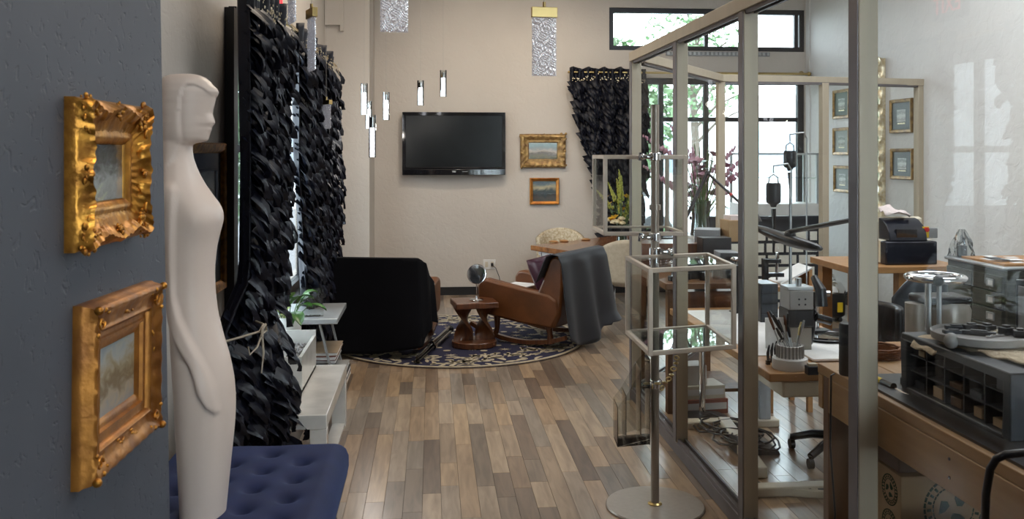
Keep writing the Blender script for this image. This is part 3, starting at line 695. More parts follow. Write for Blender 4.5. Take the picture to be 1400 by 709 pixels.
# ================================================================== MANNEQUIN
def mannequin():
    D = 2.9; sc = D / FPX
    rt = Vector((cos(YAW), -sin(YAW), 0)); fw = Vector((sin(YAW), cos(YAW), 0))
    # y px : left px, right px (smooth body), extra profile on the right, half depth (m)
    K = [(101, 246, 262, 0, .01), (102.5, 234, 272, 0, .042), (106, 227, 278, 2, .060), (111, 224, 283, 3, .069), (116, 223.5, 286, 4, .074), (121, 223, 287, 9, .076), (125.5, 223, 287.5, 10.8, .078), (130, 223, 287, 9.6, .078), (133, 223, 286.5, 8, .078), (137, 223, 286, 7.6, .078),
         (143, 223.5, 285, 7.2, .076), (150, 223.5, 284, 6.2, .076), (155, 224, 283.5, 6, .075), (160, 224, 283, 8, .073), (165, 224, 283, 10, .072), (168, 224, 283, 10.5, .072), (171, 224.5, 282.5, 8.2, .071), (174, 224.5, 282, 6.6, .07), (177, 224.8, 281.5, 7.2, .069), (180, 225, 281, 6, .068), (183, 225, 280, 6.3, .066),
         (188, 225, 279, 6, .062), (191, 225, 277, 7, .058), (193.5, 225, 273, 7, .055), (195.5, 225.3, 265, 2, .054), (198, 225.5, 261.5, 0, .054), (210, 226, 261, 0, .056), (220, 226, 263.5, 0, .062), (232, 226.3, 267, 0, .078), (245, 226.5, 272, 0, .096), (259, 227, 280.5, 0, .108), (273, 227, 291.5, 0, .113),
         (284, 228, 299, 0, .114), (294, 228, 302, 0, .114), (304, 228, 301.5, 0, .112), (318, 229, 297.5, 0, .108), (340, 230, 293, 0, .10), (370, 231, 290.5, 0, .093), (400, 233, 291.5, 0, .092), (430, 235, 295, 0, .098), (460, 237, 302, 0, .106),
         (490, 239, 311, 0, .113), (520, 241, 317, 0, .117), (550, 243, 319, 0, .118), (580, 244, 318, 0, .116), (610, 246, 315, 0, .112), (650, 248, 311, 0, .104), (700, 250, 306, 0, .096), (760, 253, 302, 0, .088), (820, 256, 297, 0, .078), (860, 258, 293, 0, .07), (886, 258, 292, 0, .07)]
    ysK = [k[0] for k in K]
    def sm(col, y):
        return float(np.interp(y, ysK, [k[col] for k in K]))
    Y = [101 + i * 1.0 for i in range(6)] + [108 + i * 1.6 for i in range(60)] + [204 + i * 4.0 for i in range(171)]
    Y = [y for y in Y if y < 885] + [886]
    arm = [(246, 262, 17), (243, 310, 16), (241, 360, 15), (242, 400, 14), (252, 432, 14), (268, 460, 13), (283, 484, 11), (291, 503, 12), (297, 522, 13.5), (303, 540, 9), (308, 549, 5)]
    hair = [(262, 100), (262, 118), (257, 130), (256, 150), (257, 190), (252, 208), (243, 222), (232, 236), (226, 244)]
    def dist_arm(x, y):
        best = -9
        for (x0, y0, r0), (x1, y1_, r1) in zip(arm, arm[1:]):
            dx, dy = x1 - x0, y1_ - y0; t = max(0, min(1, ((x - x0) * dx + (y - y0) * dy) / (dx * dx + dy * dy)))
            q = 1 - sqrt((x - x0 - t * dx) ** 2 + (y - y0 - t * dy) ** 2) / (r0 + (r1 - r0) * t)
            best = max(best, q)
        return best
    ss = lambda t: 0 if t <= 0 else (1 if t >= 1 else t * t * (3 - 2 * t))
    N = 96; vs = []
    for y in Y:
        # light smoothing of the outline
        L = sum(sm(1, y + k) for k in (-5, 0, 5)) / 3 if y > 200 else sm(1, y)
        R = sum(sm(2, y + k) for k in (-6, 0, 6)) / 3 if y > 205 else sm(2, y)
        E = sm(3, y)
        if 112 < y < 186:
            Rs = sum(sm(2, min(188, max(106, y + k))) for k in (-16, -12, -8, -4, 0, 4, 8, 12, 16)) / 9; wgt = min(1, (y - 112) / 8, (186 - y) / 8)
            Rn = R + (Rs - R) * wgt; E += R - Rn; R = Rn
        dp = sm(4, y); z = EYE - (y - HOR) * sc; cx = (L + R) / 2; hw = (R - L) / 2
        for k in range(N):
            th = 2 * pi * k / N; c, s_ = cos(th), sin(th)
            pw = .9
            ex_ = abs(c) ** pw * (1 if c > 0 else -1); ey = abs(s_) ** pw * (1 if s_ > 0 else -1)
            dth = min(th, 2 * pi - th)
            px_ = cx + hw * ex_ + E * exp(-(dth / .55) ** 2)
            out = 0
            q = dist_arm(px_, y); out += .017 * ss(q * 1.9)
            if 100 < y < 246:
                hx = float(np.interp(y, [h[1] for h in hair], [h[0] for h in hair]))
                ft = float(np.interp(px_, [252, 258, 262, 268, 276, 285, 292, 300], [190, 140, 123, 117.5, 118, 122.5, 129, 136]))
                hr = max(ss((hx - px_) / 4 + .5), ss((ft - y) / 4 + .5))
                out += .0085 * hr * (1 if y < 225 else (246 - y) / 21) * (1 if y > 108 else max(0, (y - 101) / 7))
                if 148 < y < 166 and px_ > hx: out -= .0015 * exp(-((px_ - 279) / 5) ** 2 - ((y - 158) / 4) ** 2)
                if px_ > hx and 176 < y < 186: out += .002 * exp(-((px_ - 284) / 4) ** 2 - ((y - 181) / 3.5) ** 2)
            if 272 < y < 330: out += .010 * exp(-((px_ - 284) / 15) ** 2 - ((y - 298) / 20) ** 2)
            sgn = -1 if s_ < 0 else 1
            p = Vector((0, 0, z)) + rt * ((px_ - 700) * sc) + fw * (D + dp * ey + sgn * out * min(1, abs(s_) * 2))
            vs.append(p)
    nr = len(Y); fs = []
    for i in range(nr - 1):
        for k in range(N):
            a_ = i * N + k; b_ = i * N + (k + 1) % N; fs.append((a_, b_, b_ + N, a_ + N))
    fs.append(tuple(range(N))); fs.append(tuple(range((nr - 1) * N, nr * N)))
    c0 = fw * D + rt * ((275 - 700) * sc)
    t = thing('mannequin', 'slender ivory female mannequin in profile standing beside the grey wall', 'mannequin', (c0.x, c0.y, 0))
    zb = EYE - (886 - HOR) * sc
    MB().add(vs, fs).obj('body', 'mannequin', t, True, smooth=180)
    MB().lathe([(.20, 0), (.20, .01), (.19, .018), (.05, .02), (.045, .03)], (c0.x, c0.y, 0), 40).obj('base', 'mannequin', t, True)
    if zb > .02: MB().cyl((c0.x, c0.y, .02), (c0.x, c0.y, zb + .01), .04).obj('stem', 'mannequin', t, True)
mannequin()
# ================================================================== CURTAINS
def curtain(label, T, w0, w1, z0, z1, lo, hi, seed, rod=None, tie=None, depth=.10, sl=.55, dens=1.0, outf=None, fine=1.0):
    outf = outf or (lambda z, u: 0)
    """local x along the wall, y out of the wall, z up. lo/hi(z): edges of the gathered cloth"""
    rr = random.Random(seed); org = T @ Vector(((w0 + w1) / 2, 0, 0))
    t = thing('ruffled_curtain', label, 'curtain', (org.x, org.y, 0))
    def sheet(u, v):
        z = z0 + (z1 - z0) * v; a_, b_ = lo(z), hi(z); x = a_ + (b_ - a_) * u
        return (x, depth * .35 + outf(z, u) + .028 * sin(u * 36 + v * 2) + .012 * sin(u * 77 + 1), z)
    MB().grid(sheet, 90, 24).apply(T).obj('lining', 'ruffle', t, True, smooth=60, solid=.004)
    mb = MB(); z = z1 - .10; row = 0
    while z > z0 + .03:
        a_, b_ = lo(z), hi(z); n = max(4, int((b_ - a_) / (.052 / dens))); row += 1
        for i in range(n):
            x = a_ + (b_ - a_) * (i + .5 * (row % 2) + rr.uniform(-.3, .3)) / n
            Lp = rr.uniform(.10, .16) * fine; wp = rr.uniform(.07, .12) * fine; sk = sl * rr.uniform(.5, 1.4); bulge = rr.uniform(.03, .07); ph = rr.uniform(0, 6)
            y = depth * .45 + outf(z, (x - a_) / (b_ - a_)) + .03 * sin(x * 36) + rr.uniform(0, .02); zz = z + rr.uniform(-.03, .03)
            amp = rr.uniform(.008, .02)
            def pt(u, v):
                s = u * 2 - 1; wv = wp * .5 * (1 - .75 * v ** 1.6) * (1 if s < 0 else .8)
                return (x + s * wv + sk * Lp * v, y + bulge * sin(min(1, v * 1.15) * pi * .62) + amp * sin(s * 4 + ph + v * 3) * (.3 + v), max(.012, zz - Lp * v * (1 - .10 * s * s) + .02 * s * sk))
            mb.grid(pt, 4, 4)
        z -= .046 / dens
    mb.apply(T).obj('ruffles', 'ruffle', t, True, smooth=70, stuff=True)
    def head(u, v):
        x = lo(z1) + (hi(z1) - lo(z1)) * u
        return (x, depth * .5 + .035 * sin(u * 60) * (.6 + .4 * v) + .015 * sin(u * 23), z1 - .13 + .16 * v + .012 * sin(u * 31))
    MB().grid(head, 120, 5).apply(T).obj('heading', 'ruffle', t, True, smooth=60, solid=.003)
    sq = MB()
    for i in range(int((w1 - w0) * 90)):
        x = rr.uniform(lo(z1 - .1) + .02, hi(z1 - .1) - .02); zz = z1 - .10 + rr.gauss(0, .018) + .015 * sin(x * 18); y = depth * .5 + .06 + .03 * sin(x * 30)
        sq.ball((x, y, zz), rr.uniform(.004, .008), 5, 4, (1, .4, 1))
    sq.apply(T).obj('sequin_trim', 'gold_pale', t, True, smooth=0, stuff=True)
    if tie: tie(t, T)
    return t
TL = Matrix(((0, 1, 0, XL + .17), (1, 0, 0, 0), (0, 0, 1, 0), (0, 0, 0, 1)))
def tie1(t, T):
    mb = MB(); y_, z_ = 4.08, .80
    mb.tube([(y_ - .12, -.02, z_ - .02), (y_ - .08, .08, z_), (y_, .155, z_ + .01), (y_ + .12, .15, z_ + .02), (y_ + .2, .10, z_ + .02)], .005, 8)
    for s in (-1, 1):
        mb.tube([(y_, .16, z_ + .01), (y_ + s * .035, .175, z_ + .035), (y_ + s * .05, .175, z_ + .005), (y_, .165, z_)], .006, 6)
    mb.tube([(y_, .165, z_), (y_ - .015, .175, z_ - .08), (y_ - .01, .165, z_ - .17)], [.006, .005, .003], 6)
    mb.tube([(y_, .165, z_), (y_ - .13, .17, z_ - .03), (y_ - .19, .15, z_ - .05), (y_ - .17, .14, z_ - .02)], [.005, .004, .003, .003], 6)
    mb.apply(T).obj('ribbon_tie', 'ribbon', t, True, smooth=60)
def low(z): q = max(0, min(1, (1.05 - z) / .5)); return q * q * (3 - 2 * q)
def c1lo(z): return 4.24 + .06 * exp(-((z - .83) / .14) ** 2) - .37 * low(z)
def c1hi(z): return 5.10 + .15 * min(1, max(0, (z - 1.9) / .4)) - .70 * low(z)
def c1out(z, u): return low(z) * (-.06 + .22 * u) - .05 * exp(-((z - .83) / .12) ** 2)
curtain('nearer tied navy ruffled curtain hanging beside the ivory mannequin', TL, 4.22, 5.2, .01, 2.38, c1lo, c1hi, 11, tie=tie1, depth=.13, dens=1.0, outf=c1out)
def c2lo(z): return 5.78 + .5 * max(0, min(1, (1.5 - z) / 1.0))
def c2hi(z): return 7.85 + .1 * sin((z - .4) * 2.2) - .5 * max(0, min(1, (1.1 - z) / .6))
curtain('farther navy ruffled curtain behind the grey metal shelf', TL, 5.95, 8.0, .25, 2.38, c2lo, c2hi, 12, depth=.13, dens=.92)
TBk = Matrix(((1, 0, 0, 0), (0, -1, 0, YB - .06), (0, 0, 1, 0), (0, 0, 0, 1)))
b0 = ony(779, 97, YB - .12).x; b1 = ony(884, 97, YB - .12).x; bt = ony(820, 270, YB - .12).x
curtain('navy ruffled curtain at the tall back window, gathered to the right', TBk, b0, b1, .62, 2.52,
        lambda z: b0 + (bt - b0) * max(0, min(1, (2.45 - z) / 1.35)) ** 1.3, lambda z: b1 - .1 * max(0, (1.5 - z)), 13, depth=.10, sl=.35, dens=1.05)
r1 = thing('curtain_rod', 'thin brass curtain rod above the side window', 'curtain rod', (XL + .24, 6.0, 2.36))
MB().cyl((XL + .24, 4.2, 2.36), (XL + .24, 8.1, 2.36), .011).obj('rod', 'brass', r1, True)
for y in (4.3, 5.6, 8.05): MB().tube([(XL, y, 2.39), (XL + .12, y, 2.40), (XL + .24, y, 2.36)], .006, 6).obj('bracket', 'brass', r1, True)
xr1 = ony(1106, 97, YB - .11).x
r2 = thing('curtain_rod', 'brass curtain rod above the tall back window', 'curtain rod', ((b0 + xr1) / 2, YB - .11, 2.5))
MB().cyl((b0 - .02, YB - .11, 2.5), (xr1, YB - .11, 2.5), .013).obj('rod', 'brass', r2, True)
for x in (b0 + .1, xr1 - .06): MB().tube([(x, YB, 2.53), (x, YB - .06, 2.53), (x, YB - .11, 2.5)], .008, 6).obj('bracket', 'brass', r2, True)
MB().ball((xr1, YB - .11, 2.5), .025).obj('finial', 'brass', r2, True)
# ================================================================== SHOWROOM FURNITURE
# blue tufted bench
BX0, BX1, BY0, BY1, BZ = -1.0, -.34, 2.55, 3.66, .455
bb = thing('tufted_bench', 'royal blue velvet tufted bench on black legs in front of the mannequin', 'bench', ((BX0 + BX1) / 2, (BY0 + BY1) / 2, 0))
btn = [(x, y) for i, x in enumerate((-.87, -.74, -.61, -.48)) for y in [(3.53 if i % 2 == 0 else 3.44) - .18 * k for k in range(6)] if y > BY0 + .07]
btn = [(x, y) for i, x in enumerate((-.87, -.74, -.61, -.48)) for y in [(3.44 if i in (1, 3) else 3.54) - .18 * k for k in range(6)] if y > BY0 + .07]
def ctop(u, v):
    x = BX0 + (BX1 - BX0) * u; y = BY0 + (BY1 - BY0) * v
    e = min(x - BX0, BX1 - x, y - BY0, BY1 - y)
    z = BZ - .035 * max(0, 1 - e / .05) ** 2
    for bx_, by_ in btn:
        r2_ = (x - bx_) ** 2 + (y - by_) ** 2; z -= .026 * exp(-r2_ / .0009) + .010 * exp(-r2_ / .005)
    return (x, y, z)
cu = MB(); cu.grid(ctop, 72, 110)
n0 = len(cu.v)
per = [(i / 72, 0) for i in range(72)] + [(1, j / 110) for j in range(110)] + [(1 - i / 72, 1) for i in range(72)] + [(0, 1 - j / 110) for j in range(110)]
vs = []; 
for lvl, (zz, off) in enumerate([(None, 0), (.39, .010), (.35, .011), (.315, .004), (.315, -.03)]):
    for u, v in per:
        x, y, z = ctop(u, v); ox = (u * 2 - 1) * off if u in (0, 1) else 0; oy = (v * 2 - 1) * off if v in (0, 1) else 0
        vs.append((x + ox, y + oy, z if zz is None else zz))
n_ = len(per); cu.add(vs, [(l * n_ + k, l * n_ + (k + 1) % n_, (l + 1) * n_ + (k + 1) % n_, (l + 1) * n_ + k) for l in range(4) for k in range(n_)])
cu.obj('cushion', 'velvet', bb, True, smooth=70)
for x, y in btn: MB().ball((x, y, BZ - .034), .010, 9, 6, (1, 1, .5)).obj('button', 'velvet', bb, True)
B(BX0 + .03, BX1 - .03, BY0 + .03, BY1 - .03, .28, .316).obj('seat_frame', 'black', bb, True)
pp = [(-.006, .012)]
MB().tube([(BX0, BY0, .322), (BX1 + .004, BY0, .322), (BX1 + .004, BY1, .322), (BX0, BY1, .322), (BX0, BY0, .322)], .004, 6).obj('piping', 'black', bb, True)
for sx, sy in ((-1, -1), (1, -1), (1, 1), (-1, 1)):
    cx = (BX0 + BX1) / 2 + sx * ((BX1 - BX0) / 2 - .06); cy = (BY0 + BY1) / 2 + sy * ((BY1 - BY0) / 2 - .08)
    MB().tube([(cx, cy, .29), (cx + sx * .03, cy + sy * .04, 0)], [.024, .012], 10).obj('leg', 'black', bb, True)
# white lacquer bench
wb_ = thing('bench', 'low white lacquer bench carrying the white planter', 'bench', (-.75, 4.9, 0))
B(-.98, -.50, 4.40, 5.44, .275, .345).obj('seat', 'white_lac', wb_, True, bevel=.004)
for y in (4.40, 5.36):
    B(-.58, -.50, y, y + .08, 0, .275).obj('leg', 'white_lac', wb_, True, bevel=.003); B(-.98, -.90, y, y + .08, 0, .275).obj('leg', 'white_lac', wb_, True, bevel=.003)
B(-.575, -.505, 4.48, 5.36, .0, .02).obj('stretcher', 'white_lac', wb_, True)
# planter with gravel
px0, px1, py0, py1 = -.93, -.672, 4.80, 5.38
pt_ = thing('planter_box', 'white open-topped box of pebbles on the white bench', 'box', ((px0 + px1) / 2, (py0 + py1) / 2, .345))
zz0, zz1 = .347, .535; pl_ = MB()
pl_.box(px0, px1, py0, py0 + .018, zz0, zz1).box(px0, px1, py1 - .018, py1, zz0, zz1 + .03).box(px0, px0 + .018, py0 + .018, py1 - .018, zz0, zz1).box(px1 - .018, px1, py0 + .018, py1 - .018, zz0, zz1).box(px0, px1, py0, py1, zz0, zz0 + .015)
pl_.obj('box', 'white_lac', pt_, True)
rr = random.Random(4); gm = MB()
for i in range(260): gm.ball((rr.uniform(px0 + .03, px1 - .03), rr.uniform(py0 + .03, py1 - .03), zz1 - .05 + rr.uniform(-.006, .008)), rr.uniform(.008, .014), 6, 4)
gm.obj('pebbles', mat('grey_pebble', (.25, .24, .23), .6, var=(.12, .11, .11), scale=20), pt_, True, stuff=True)
B(px0 + .02, px1 - .02, py0 + .02, py1 - .02, zz0 + .02, zz1 - .055).obj('filling', 'dark_metal', pt_, True)
cr = thing('crystal_ornament', 'clear pointed crystal ornament lying in the pebble box', 'ornament', (-.76, 4.95, zz1 - .045))
MB().lathe([(.002, 0), (.022, .02), (.018, .07), (.006, .14), (0, .15)], (0, 0, 0), 6, Matrix.Translation((-.76, 4.93, zz1 - .035)) @ Matrix.Rotation(-.6, 4, 'Y')).obj('crystal', 'chrome', cr, True, smooth=0)
# potted leafy plant behind the box
pv = thing('potted_plant', 'broad-leaved green plant in a white pot by the side window', 'plant', (-.86, 5.52, 0))
MB().lathe([(.05, .0), (.06, .01), (.075, .30), (.085, .62), (.078, .62), (.07, .58), (.0, .58)], (-.86, 5.53, 0), 24).obj('pot', 'white', pv, True)
rr = random.Random(21)
for i in range(17):
    a = rr.uniform(0, 6.28); Lf = rr.uniform(.12, .20); el = rr.uniform(.1, 1.2); wd = rr.uniform(.030, .045)
    if i < 5: a = rr.uniform(-1.9, -.2); el = rr.uniform(-.1, .7)
    base = Vector((-.86 + cos(a) * .02, 5.53 + sin(a) * .02, .62))
    dr = Vector((cos(a) * cos(el), sin(a) * cos(el), sin(el))); sd = Vector((-sin(a), cos(a), 0))
    st0 = base + dr * rr.uniform(.06, .12)
    lf = MB()
    def lp(u, v):
        s = u * 2 - 1; wv = wd * sin(pi * min(1, v * .97 + .03)) ** .8
        return st0 + dr * (v * Lf) + sd * (s * wv) + Vector((0, 0, -.09 * v * v * Lf / .15 + .012 * s * s))
    lf.grid(lp, 4, 7); lf.tube([base - Vector((0, 0, .04)), st0], .003, 5)
    lf.obj('leaf', 'leaf_pale' if i % 3 == 0 else 'leaf', pv, True, smooth=80)
# grey metal shelf table
sh = thing('shelf_table', 'small grey metal shelf table with slanted legs beside the draped chair', 'shelf', (-.82, 6.2, 0))
B(-1.03, -.60, 5.88, 6.50, .50, .535).obj('top', 'silver', sh, True, bevel=.004)
B(-1.0, -.64, 5.92, 6.46, .20, .22).obj('shelf', 'silver', sh, True); B(-1.0, -.60, 5.92, 6.46, .035, .055).obj('shelf', 'silver', sh, True)
for y in (5.93, 6.44):
    MB().beam((-.72, y, .51), (-.60, y, 0), .012, .035, (0, 1, 0)).obj('leg', 'silver', sh, True); MB().beam((-.90, y, .51), (-.99, y, 0), .012, .035, (0, 1, 0)).obj('leg', 'silver', sh, True)
MB().ball((-.605, 5.90, .518), .008).obj('cap', 'silver', sh, True)
def book(label, x0, x1, y0, y1, z, h, cov):
    b_ = thing('book', label, 'book', ((x0 + x1) / 2, (y0 + y1) / 2, z), group='books on the grey shelf table')
    c = MB(); c.box(x0, x1, y0, y1, z, z + .003).box(x0, x1, y0, y1, z + h - .003, z + h).box(x0, x0 + .003, y0, y1, z, z + h); c.obj('cover', cov, b_, True)
    B(x0 + .003, x1 - .004, y0 + .004, y1 - .004, z + .003, z + h - .003).obj('pages', 'paper', b_, True)
cv = [mat('grey_book_cover', (.30, .30, .29), .5), mat('dark_red_book_cover', (.16, .025, .02), .5), mat('black_book_cover', (.02, .02, .02), .4), mat('tan_book_cover', (.34, .25, .16), .5)]
book('tan-covered book, topmost on the shelf table middle shelf', -.93, -.61, 5.98, 6.36, .275, .022, cv[3])
book('dark red book lying second in the stack on the middle shelf', -.95, -.62, 5.97, 6.34, .248, .026, cv[1])
book('black-covered book at the bottom of the middle shelf stack', -.94, -.62, 5.99, 6.38, .222, .025, cv[2])
book('grey-covered book, topmost on the lowest shelf', -.95, -.57, 6.0, 6.42, .128, .022, cv[0])
book('thick black book in the middle of the lowest shelf stack', -.96, -.56, 5.99, 6.40, .090, .036, cv[2])
book('tan book at the bottom of the lowest shelf stack', -.96, -.56, 5.98, 6.42, .057, .032, cv[3])
fp = thing('acrylic_stand', 'clear upright acrylic plate standing on the shelf table', 'display stand', (-.80, 5.99, .535))
B(-.86, -.70, 5.985, 5.993, .537, .72).obj('plate', 'acrylic', fp, True, smooth=0); B(-.84, -.72, 5.965, 6.01, .535, .541).obj('foot', 'acrylic', fp, True)

# round rug
RC = onz(625, 462, 0); RC = Vector((RC.x, 7.80, 0)); RR = 1.08
def rug():
    m = bpy.data.materials.new('navy_rug_with_cream_figures'); m.use_nodes = True
    n = m.node_tree.nodes; l = m.node_tree.links; b = n['Principled BSDF']; b.inputs['Roughness'].default_value = .95
    b.inputs['Base Color'].default_value = (.016, .015, .042, 1)
    t = thing('rug', 'round navy rug with cream stars and scrolled cream border', 'rug', (RC.x, RC.y, 0))
    MB().lathe([(0, .002), (RR, .002), (RR + .006, .006), (RR, .012), (0, .012)], (RC.x, RC.y, 0), 96).obj('pile', m, t, True)
    cream = mat('cream_rug_yarn', (.50, .42, .30), .95, var=(.42, .35, .24), scale=30)
    rr = random.Random(2); mb = MB()
    MB().lathe([(RR - .02, .0125), (RR - .02, .0145), (RR + .004, .0145), (RR + .004, .004), (RR - .02, .0125)], (RC.x, RC.y, 0), 96, cap=False).obj('border', cream, t, True)
    def blob(cx, cy, a, L, W):      # curved leaf-shaped figure
        pts = []; bend = rr.uniform(-.9, .9)
        for i in range(9):
            f = i / 8 - .5; x = f * L; y = bend * L * (f * f) * .9; w_ = W * (1 - (2 * f) ** 2) ** .6 + .003
            pts.append((x, y, w_))
        up = [(x, y + w_) for x, y, w_ in pts]; dn = [(x, y - w_) for x, y, w_ in pts][::-1]
        poly = [(cx + cos(a) * x - sin(a) * y, cy + sin(a) * x + cos(a) * y) for x, y in up + dn]
        mb.prism(poly, 'z', .0125, .0145)
    k = 0
    while k < 420:
        r = RR * rr.uniform(.66, .955); an = rr.uniform(0, 2 * pi)
        blob(RC.x + cos(an) * r, RC.y + sin(an) * r, an + rr.uniform(-1.9, 1.9), rr.uniform(.06, .13), rr.uniform(.008, .018)); k += 1
    mb.obj('border_figures', cream, t, True, smooth=0, stuff=True)
    st = MB(); k = 0
    done = []
    while k < 75:
        r = RR * .64 * sqrt(rr.random()); an = rr.uniform(0, 2 * pi); cx, cy = RC.x + cos(an) * r, RC.y + sin(an) * r
        if any((cx - q[0]) ** 2 + (cy - q[1]) ** 2 < .010 for q in done): 
            k += .1; continue
        done.append((cx, cy)); k += 1
        if rr.random() < .4:
            p_ = [(cx + cos(2 * pi * i / 12) * .03, cy + sin(2 * pi * i / 12) * .022) for i in range(12)]
        else:
            R1, R2, N_ = rr.uniform(.04, .06), .012, 8; p_ = [(cx + cos(pi * i / N_) * (R1 if i % 2 == 0 else R2), cy + sin(pi * i / N_) * (R1 if i % 2 == 0 else R2)) for i in range(2 * N_)]
        st.prism(p_, 'z', .0125, .0145)
    st.obj('star_figures', cream, t, True, smooth=0, stuff=True)
rug()

def rocker(label, loc, rotz):
    t = thing('rocking_armchair', label, 'armchair', loc, rotz)
    W = .36
    armp = [(-.33, .17), (-.05, .185), (.33, .235), (.375, .30), (.385, .47), (.355, .52), (.30, .53), (-.05, .475), (-.30, .445), (-.38, .40), (-.40, .30)]
    for s in (-1, 1):
        y0 = s * W; y1 = s * (W - .10)
        MB().prism(armp, 'y', min(y0, y1), max(y0, y1)).obj('arm', 'leather', t, bevel=.022, smooth=50)
    bk = [(-.14, .34), (-.24, .56), (-.30, .715), (-.325, .745), (-.365, .755), (-.41, .735), (-.425, .69), (-.42, .50), (-.40, .28), (-.35, .17), (-.18, .19)]
    MB().prism(bk, 'y', -W + .012, W - .012).obj('backrest', 'leather', t, bevel=.02, smooth=50)
    MB().prism([(-.25, .19), (.32, .235), (.34, .33), (-.2, .30)], 'y', -W + .10, W - .10).obj('seat_base', 'leather', t, bevel=.01)
    MB().prism([(-.24, .31), (.335, .335), (.36, .37), (.34, .425), (-.16, .40)], 'y', -W + .105, W - .105).obj('seat_cushion', 'leather', t, bevel=.03, smooth=60)
    for s in (-1, 1):
        y = s * (W - .06); pts = []
        for i in range(25):
            x = -.43 + i * .91 / 24; pts.append((x, y, .030 + .42 * (x + .02) ** 2))
        f = MB()
        for i in range(24): f.beam(pts[i], pts[i + 1], .040, .034)
        f.tube([(-.29, y, .04), (-.285, y, .12), (-.27, y, .19)], [.034, .022, .036], 10); f.tube([(.24, y, .05), (.22, y, .12), (.22, y, .225)], [.026, .020, .030], 10)
        f.obj('rocker', 'walnut', t, smooth=40)
    return t
AN = radians(180 - 36)
fA = onz(754, 481, 0)
h_ = Vector((cos(AN), sin(AN), 0)); lw = Vector((-sin(AN), cos(AN), 0))     # forward, left
# near rear corner of the chair is its left rear corner
lR = fA + h_ * .33 - lw * .36
rk = rocker('brown leather rocking armchair facing left, with grey cloth over its back', (lR.x, lR.y, .013), AN)
AL = radians(78)
hL = Vector((cos(AL), sin(AL), 0)); lL = Vector((-sin(AL), cos(AL), 0))
fB = onz(571, 490, 0)
lL0 = fB + hL * .38 + lL * .33
rocker('brown leather rocking armchair seen from behind, almost hidden by a black cloth', (lL0.x, lL0.y, .013), AL)
def T_of(loc, a): return Matrix.Translation(Vector((loc.x, loc.y, .013))) @ Matrix.Rotation(a, 4, 'Z')
# grey cloth on the right chair
def cloth_r(u, v):
    y = .42 - u * .84      # left to right of the chair
    path = [(-.22, .54 + .03 * sin(u * 9)), (-.285, .70), (-.315, .755), (-.365, .775), (-.42, .765), (-.448, .70), (-.47 - .02 * u, .45), (-.50 - .03 * u, .22), (-.52 - .05 * u, (.13 - .10 * sin(pi * min(1, u * 1.35 + .05)) + (.02 if u > .8 else 0)))]
    f = v * (len(path) - 1); i = min(int(f), len(path) - 2); f -= i
    x = path[i][0] * (1 - f) + path[i + 1][0] * f; z = path[i][1] * (1 - f) + path[i + 1][1] * f
    hang = max(0, (v - .55) / .45)
    x += -.028 * sin(u * 15 + .8) * hang - .012 * hang; y += .02 * sin(u * 9 + 1) * hang - .03 * hang * (u - .3)
    z -= .012 * sin(u * pi) * 0
    return (x, y, z)
ct = MB().grid(cloth_r, 60, 44).apply(T_of(lR, AN)).obj('draped_cloth', 'grey_cloth', None, smooth=80, solid=.006)
tag(ct, 'charcoal grey cloth draped over the back of the right leather rocking chair', 'cloth')
def cloth_l(u, v):
    # plan path: left side, round the rear, forward along the right arm
    plan = [(-.26, .37), (-.38, .375), (-.44, .34), (-.445, 0), (-.44, -.34), (-.37, -.385), (-.26, -.385), (-.12, -.39)]
    zt = [.70, .755, .772, .772, .772, .73, .62, .55]; zb_ = [.12, .03, .03, .03, .10, .20, .27, .22]
    f = u * (len(plan) - 1); i = min(int(f), len(plan) - 2); f -= i
    x = plan[i][0] * (1 - f) + plan[i + 1][0] * f; y = plan[i][1] * (1 - f) + plan[i + 1][1] * f
    t0 = zt[i] * (1 - f) + zt[i + 1] * f; b0_ = zb_[i] * (1 - f) + zb_[i + 1] * f
    if v < .16:            # the strip that folds over the top and inwards
        k = 1 - v / .16; inx = 1 if 1.6 / 7 < u < 4.6 / 7 else 0
        if inx: return (x + k * .17, y * (1 - .02 * k), t0 - .10 * k * k)
        return (x, y * (1 - .34 * k), t0 - .012 * k * k)
    h = (v - .16) / .84
    z = t0 + (b0_ - t0) * h
    fl = (.018 * sin(u * 26) + .02 * sin(u * 11 + 1)) * h + .03 * h + .014
    dx, dy = x + .1, y; r = sqrt(dx * dx + dy * dy) + 1e-6
    return (x + dx / r * fl, y + dy / r * fl, z)
ct = MB().grid(cloth_l, 90, 36).apply(T_of(lL0, AL)).obj('draped_cloth', 'black_cloth', None, smooth=80, solid=.006)
tag(ct, 'black cloth draped over the back of the left rocking chair', 'cloth')
# cushion and magazine on the right chair
ps = thing('cushion', 'plum satin cushion on the seat of the right leather chair', 'cushion', tuple(T_of(lR, AN) @ Vector((-.08, 0, .40))))
def pil(u, v):
    s, q = u * 2 - 1, v * 2 - 1
    return s, q
pm = MB()
for sg in (1, -1):
    pm.grid(lambda u, v: ((u * 2 - 1) * .17, sg * .05 * (max(0, 1 - (u * 2 - 1) ** 4) * max(0, 1 - (v * 2 - 1) ** 4)) ** .5, (v * 2 - 1) * .16), 12, 12)
pm.apply(T_of(lR, AN) @ Matrix.Translation((-.09, .02, .55)) @ Matrix.Rotation(radians(25), 4, 'Y') @ Matrix.Rotation(radians(80), 4, 'Z')).obj('cover', 'purple', ps, True, smooth=70)
mg = thing('magazine', 'white magazine lying on the seat of the right leather chair', 'magazine', tuple(T_of(lR, AN) @ Vector((.18, 0, .425))))
MB().box(.06, .30, -.14, .12, .435, .443).apply(T_of(lR, AN)).obj('pages', 'paper', mg, True)
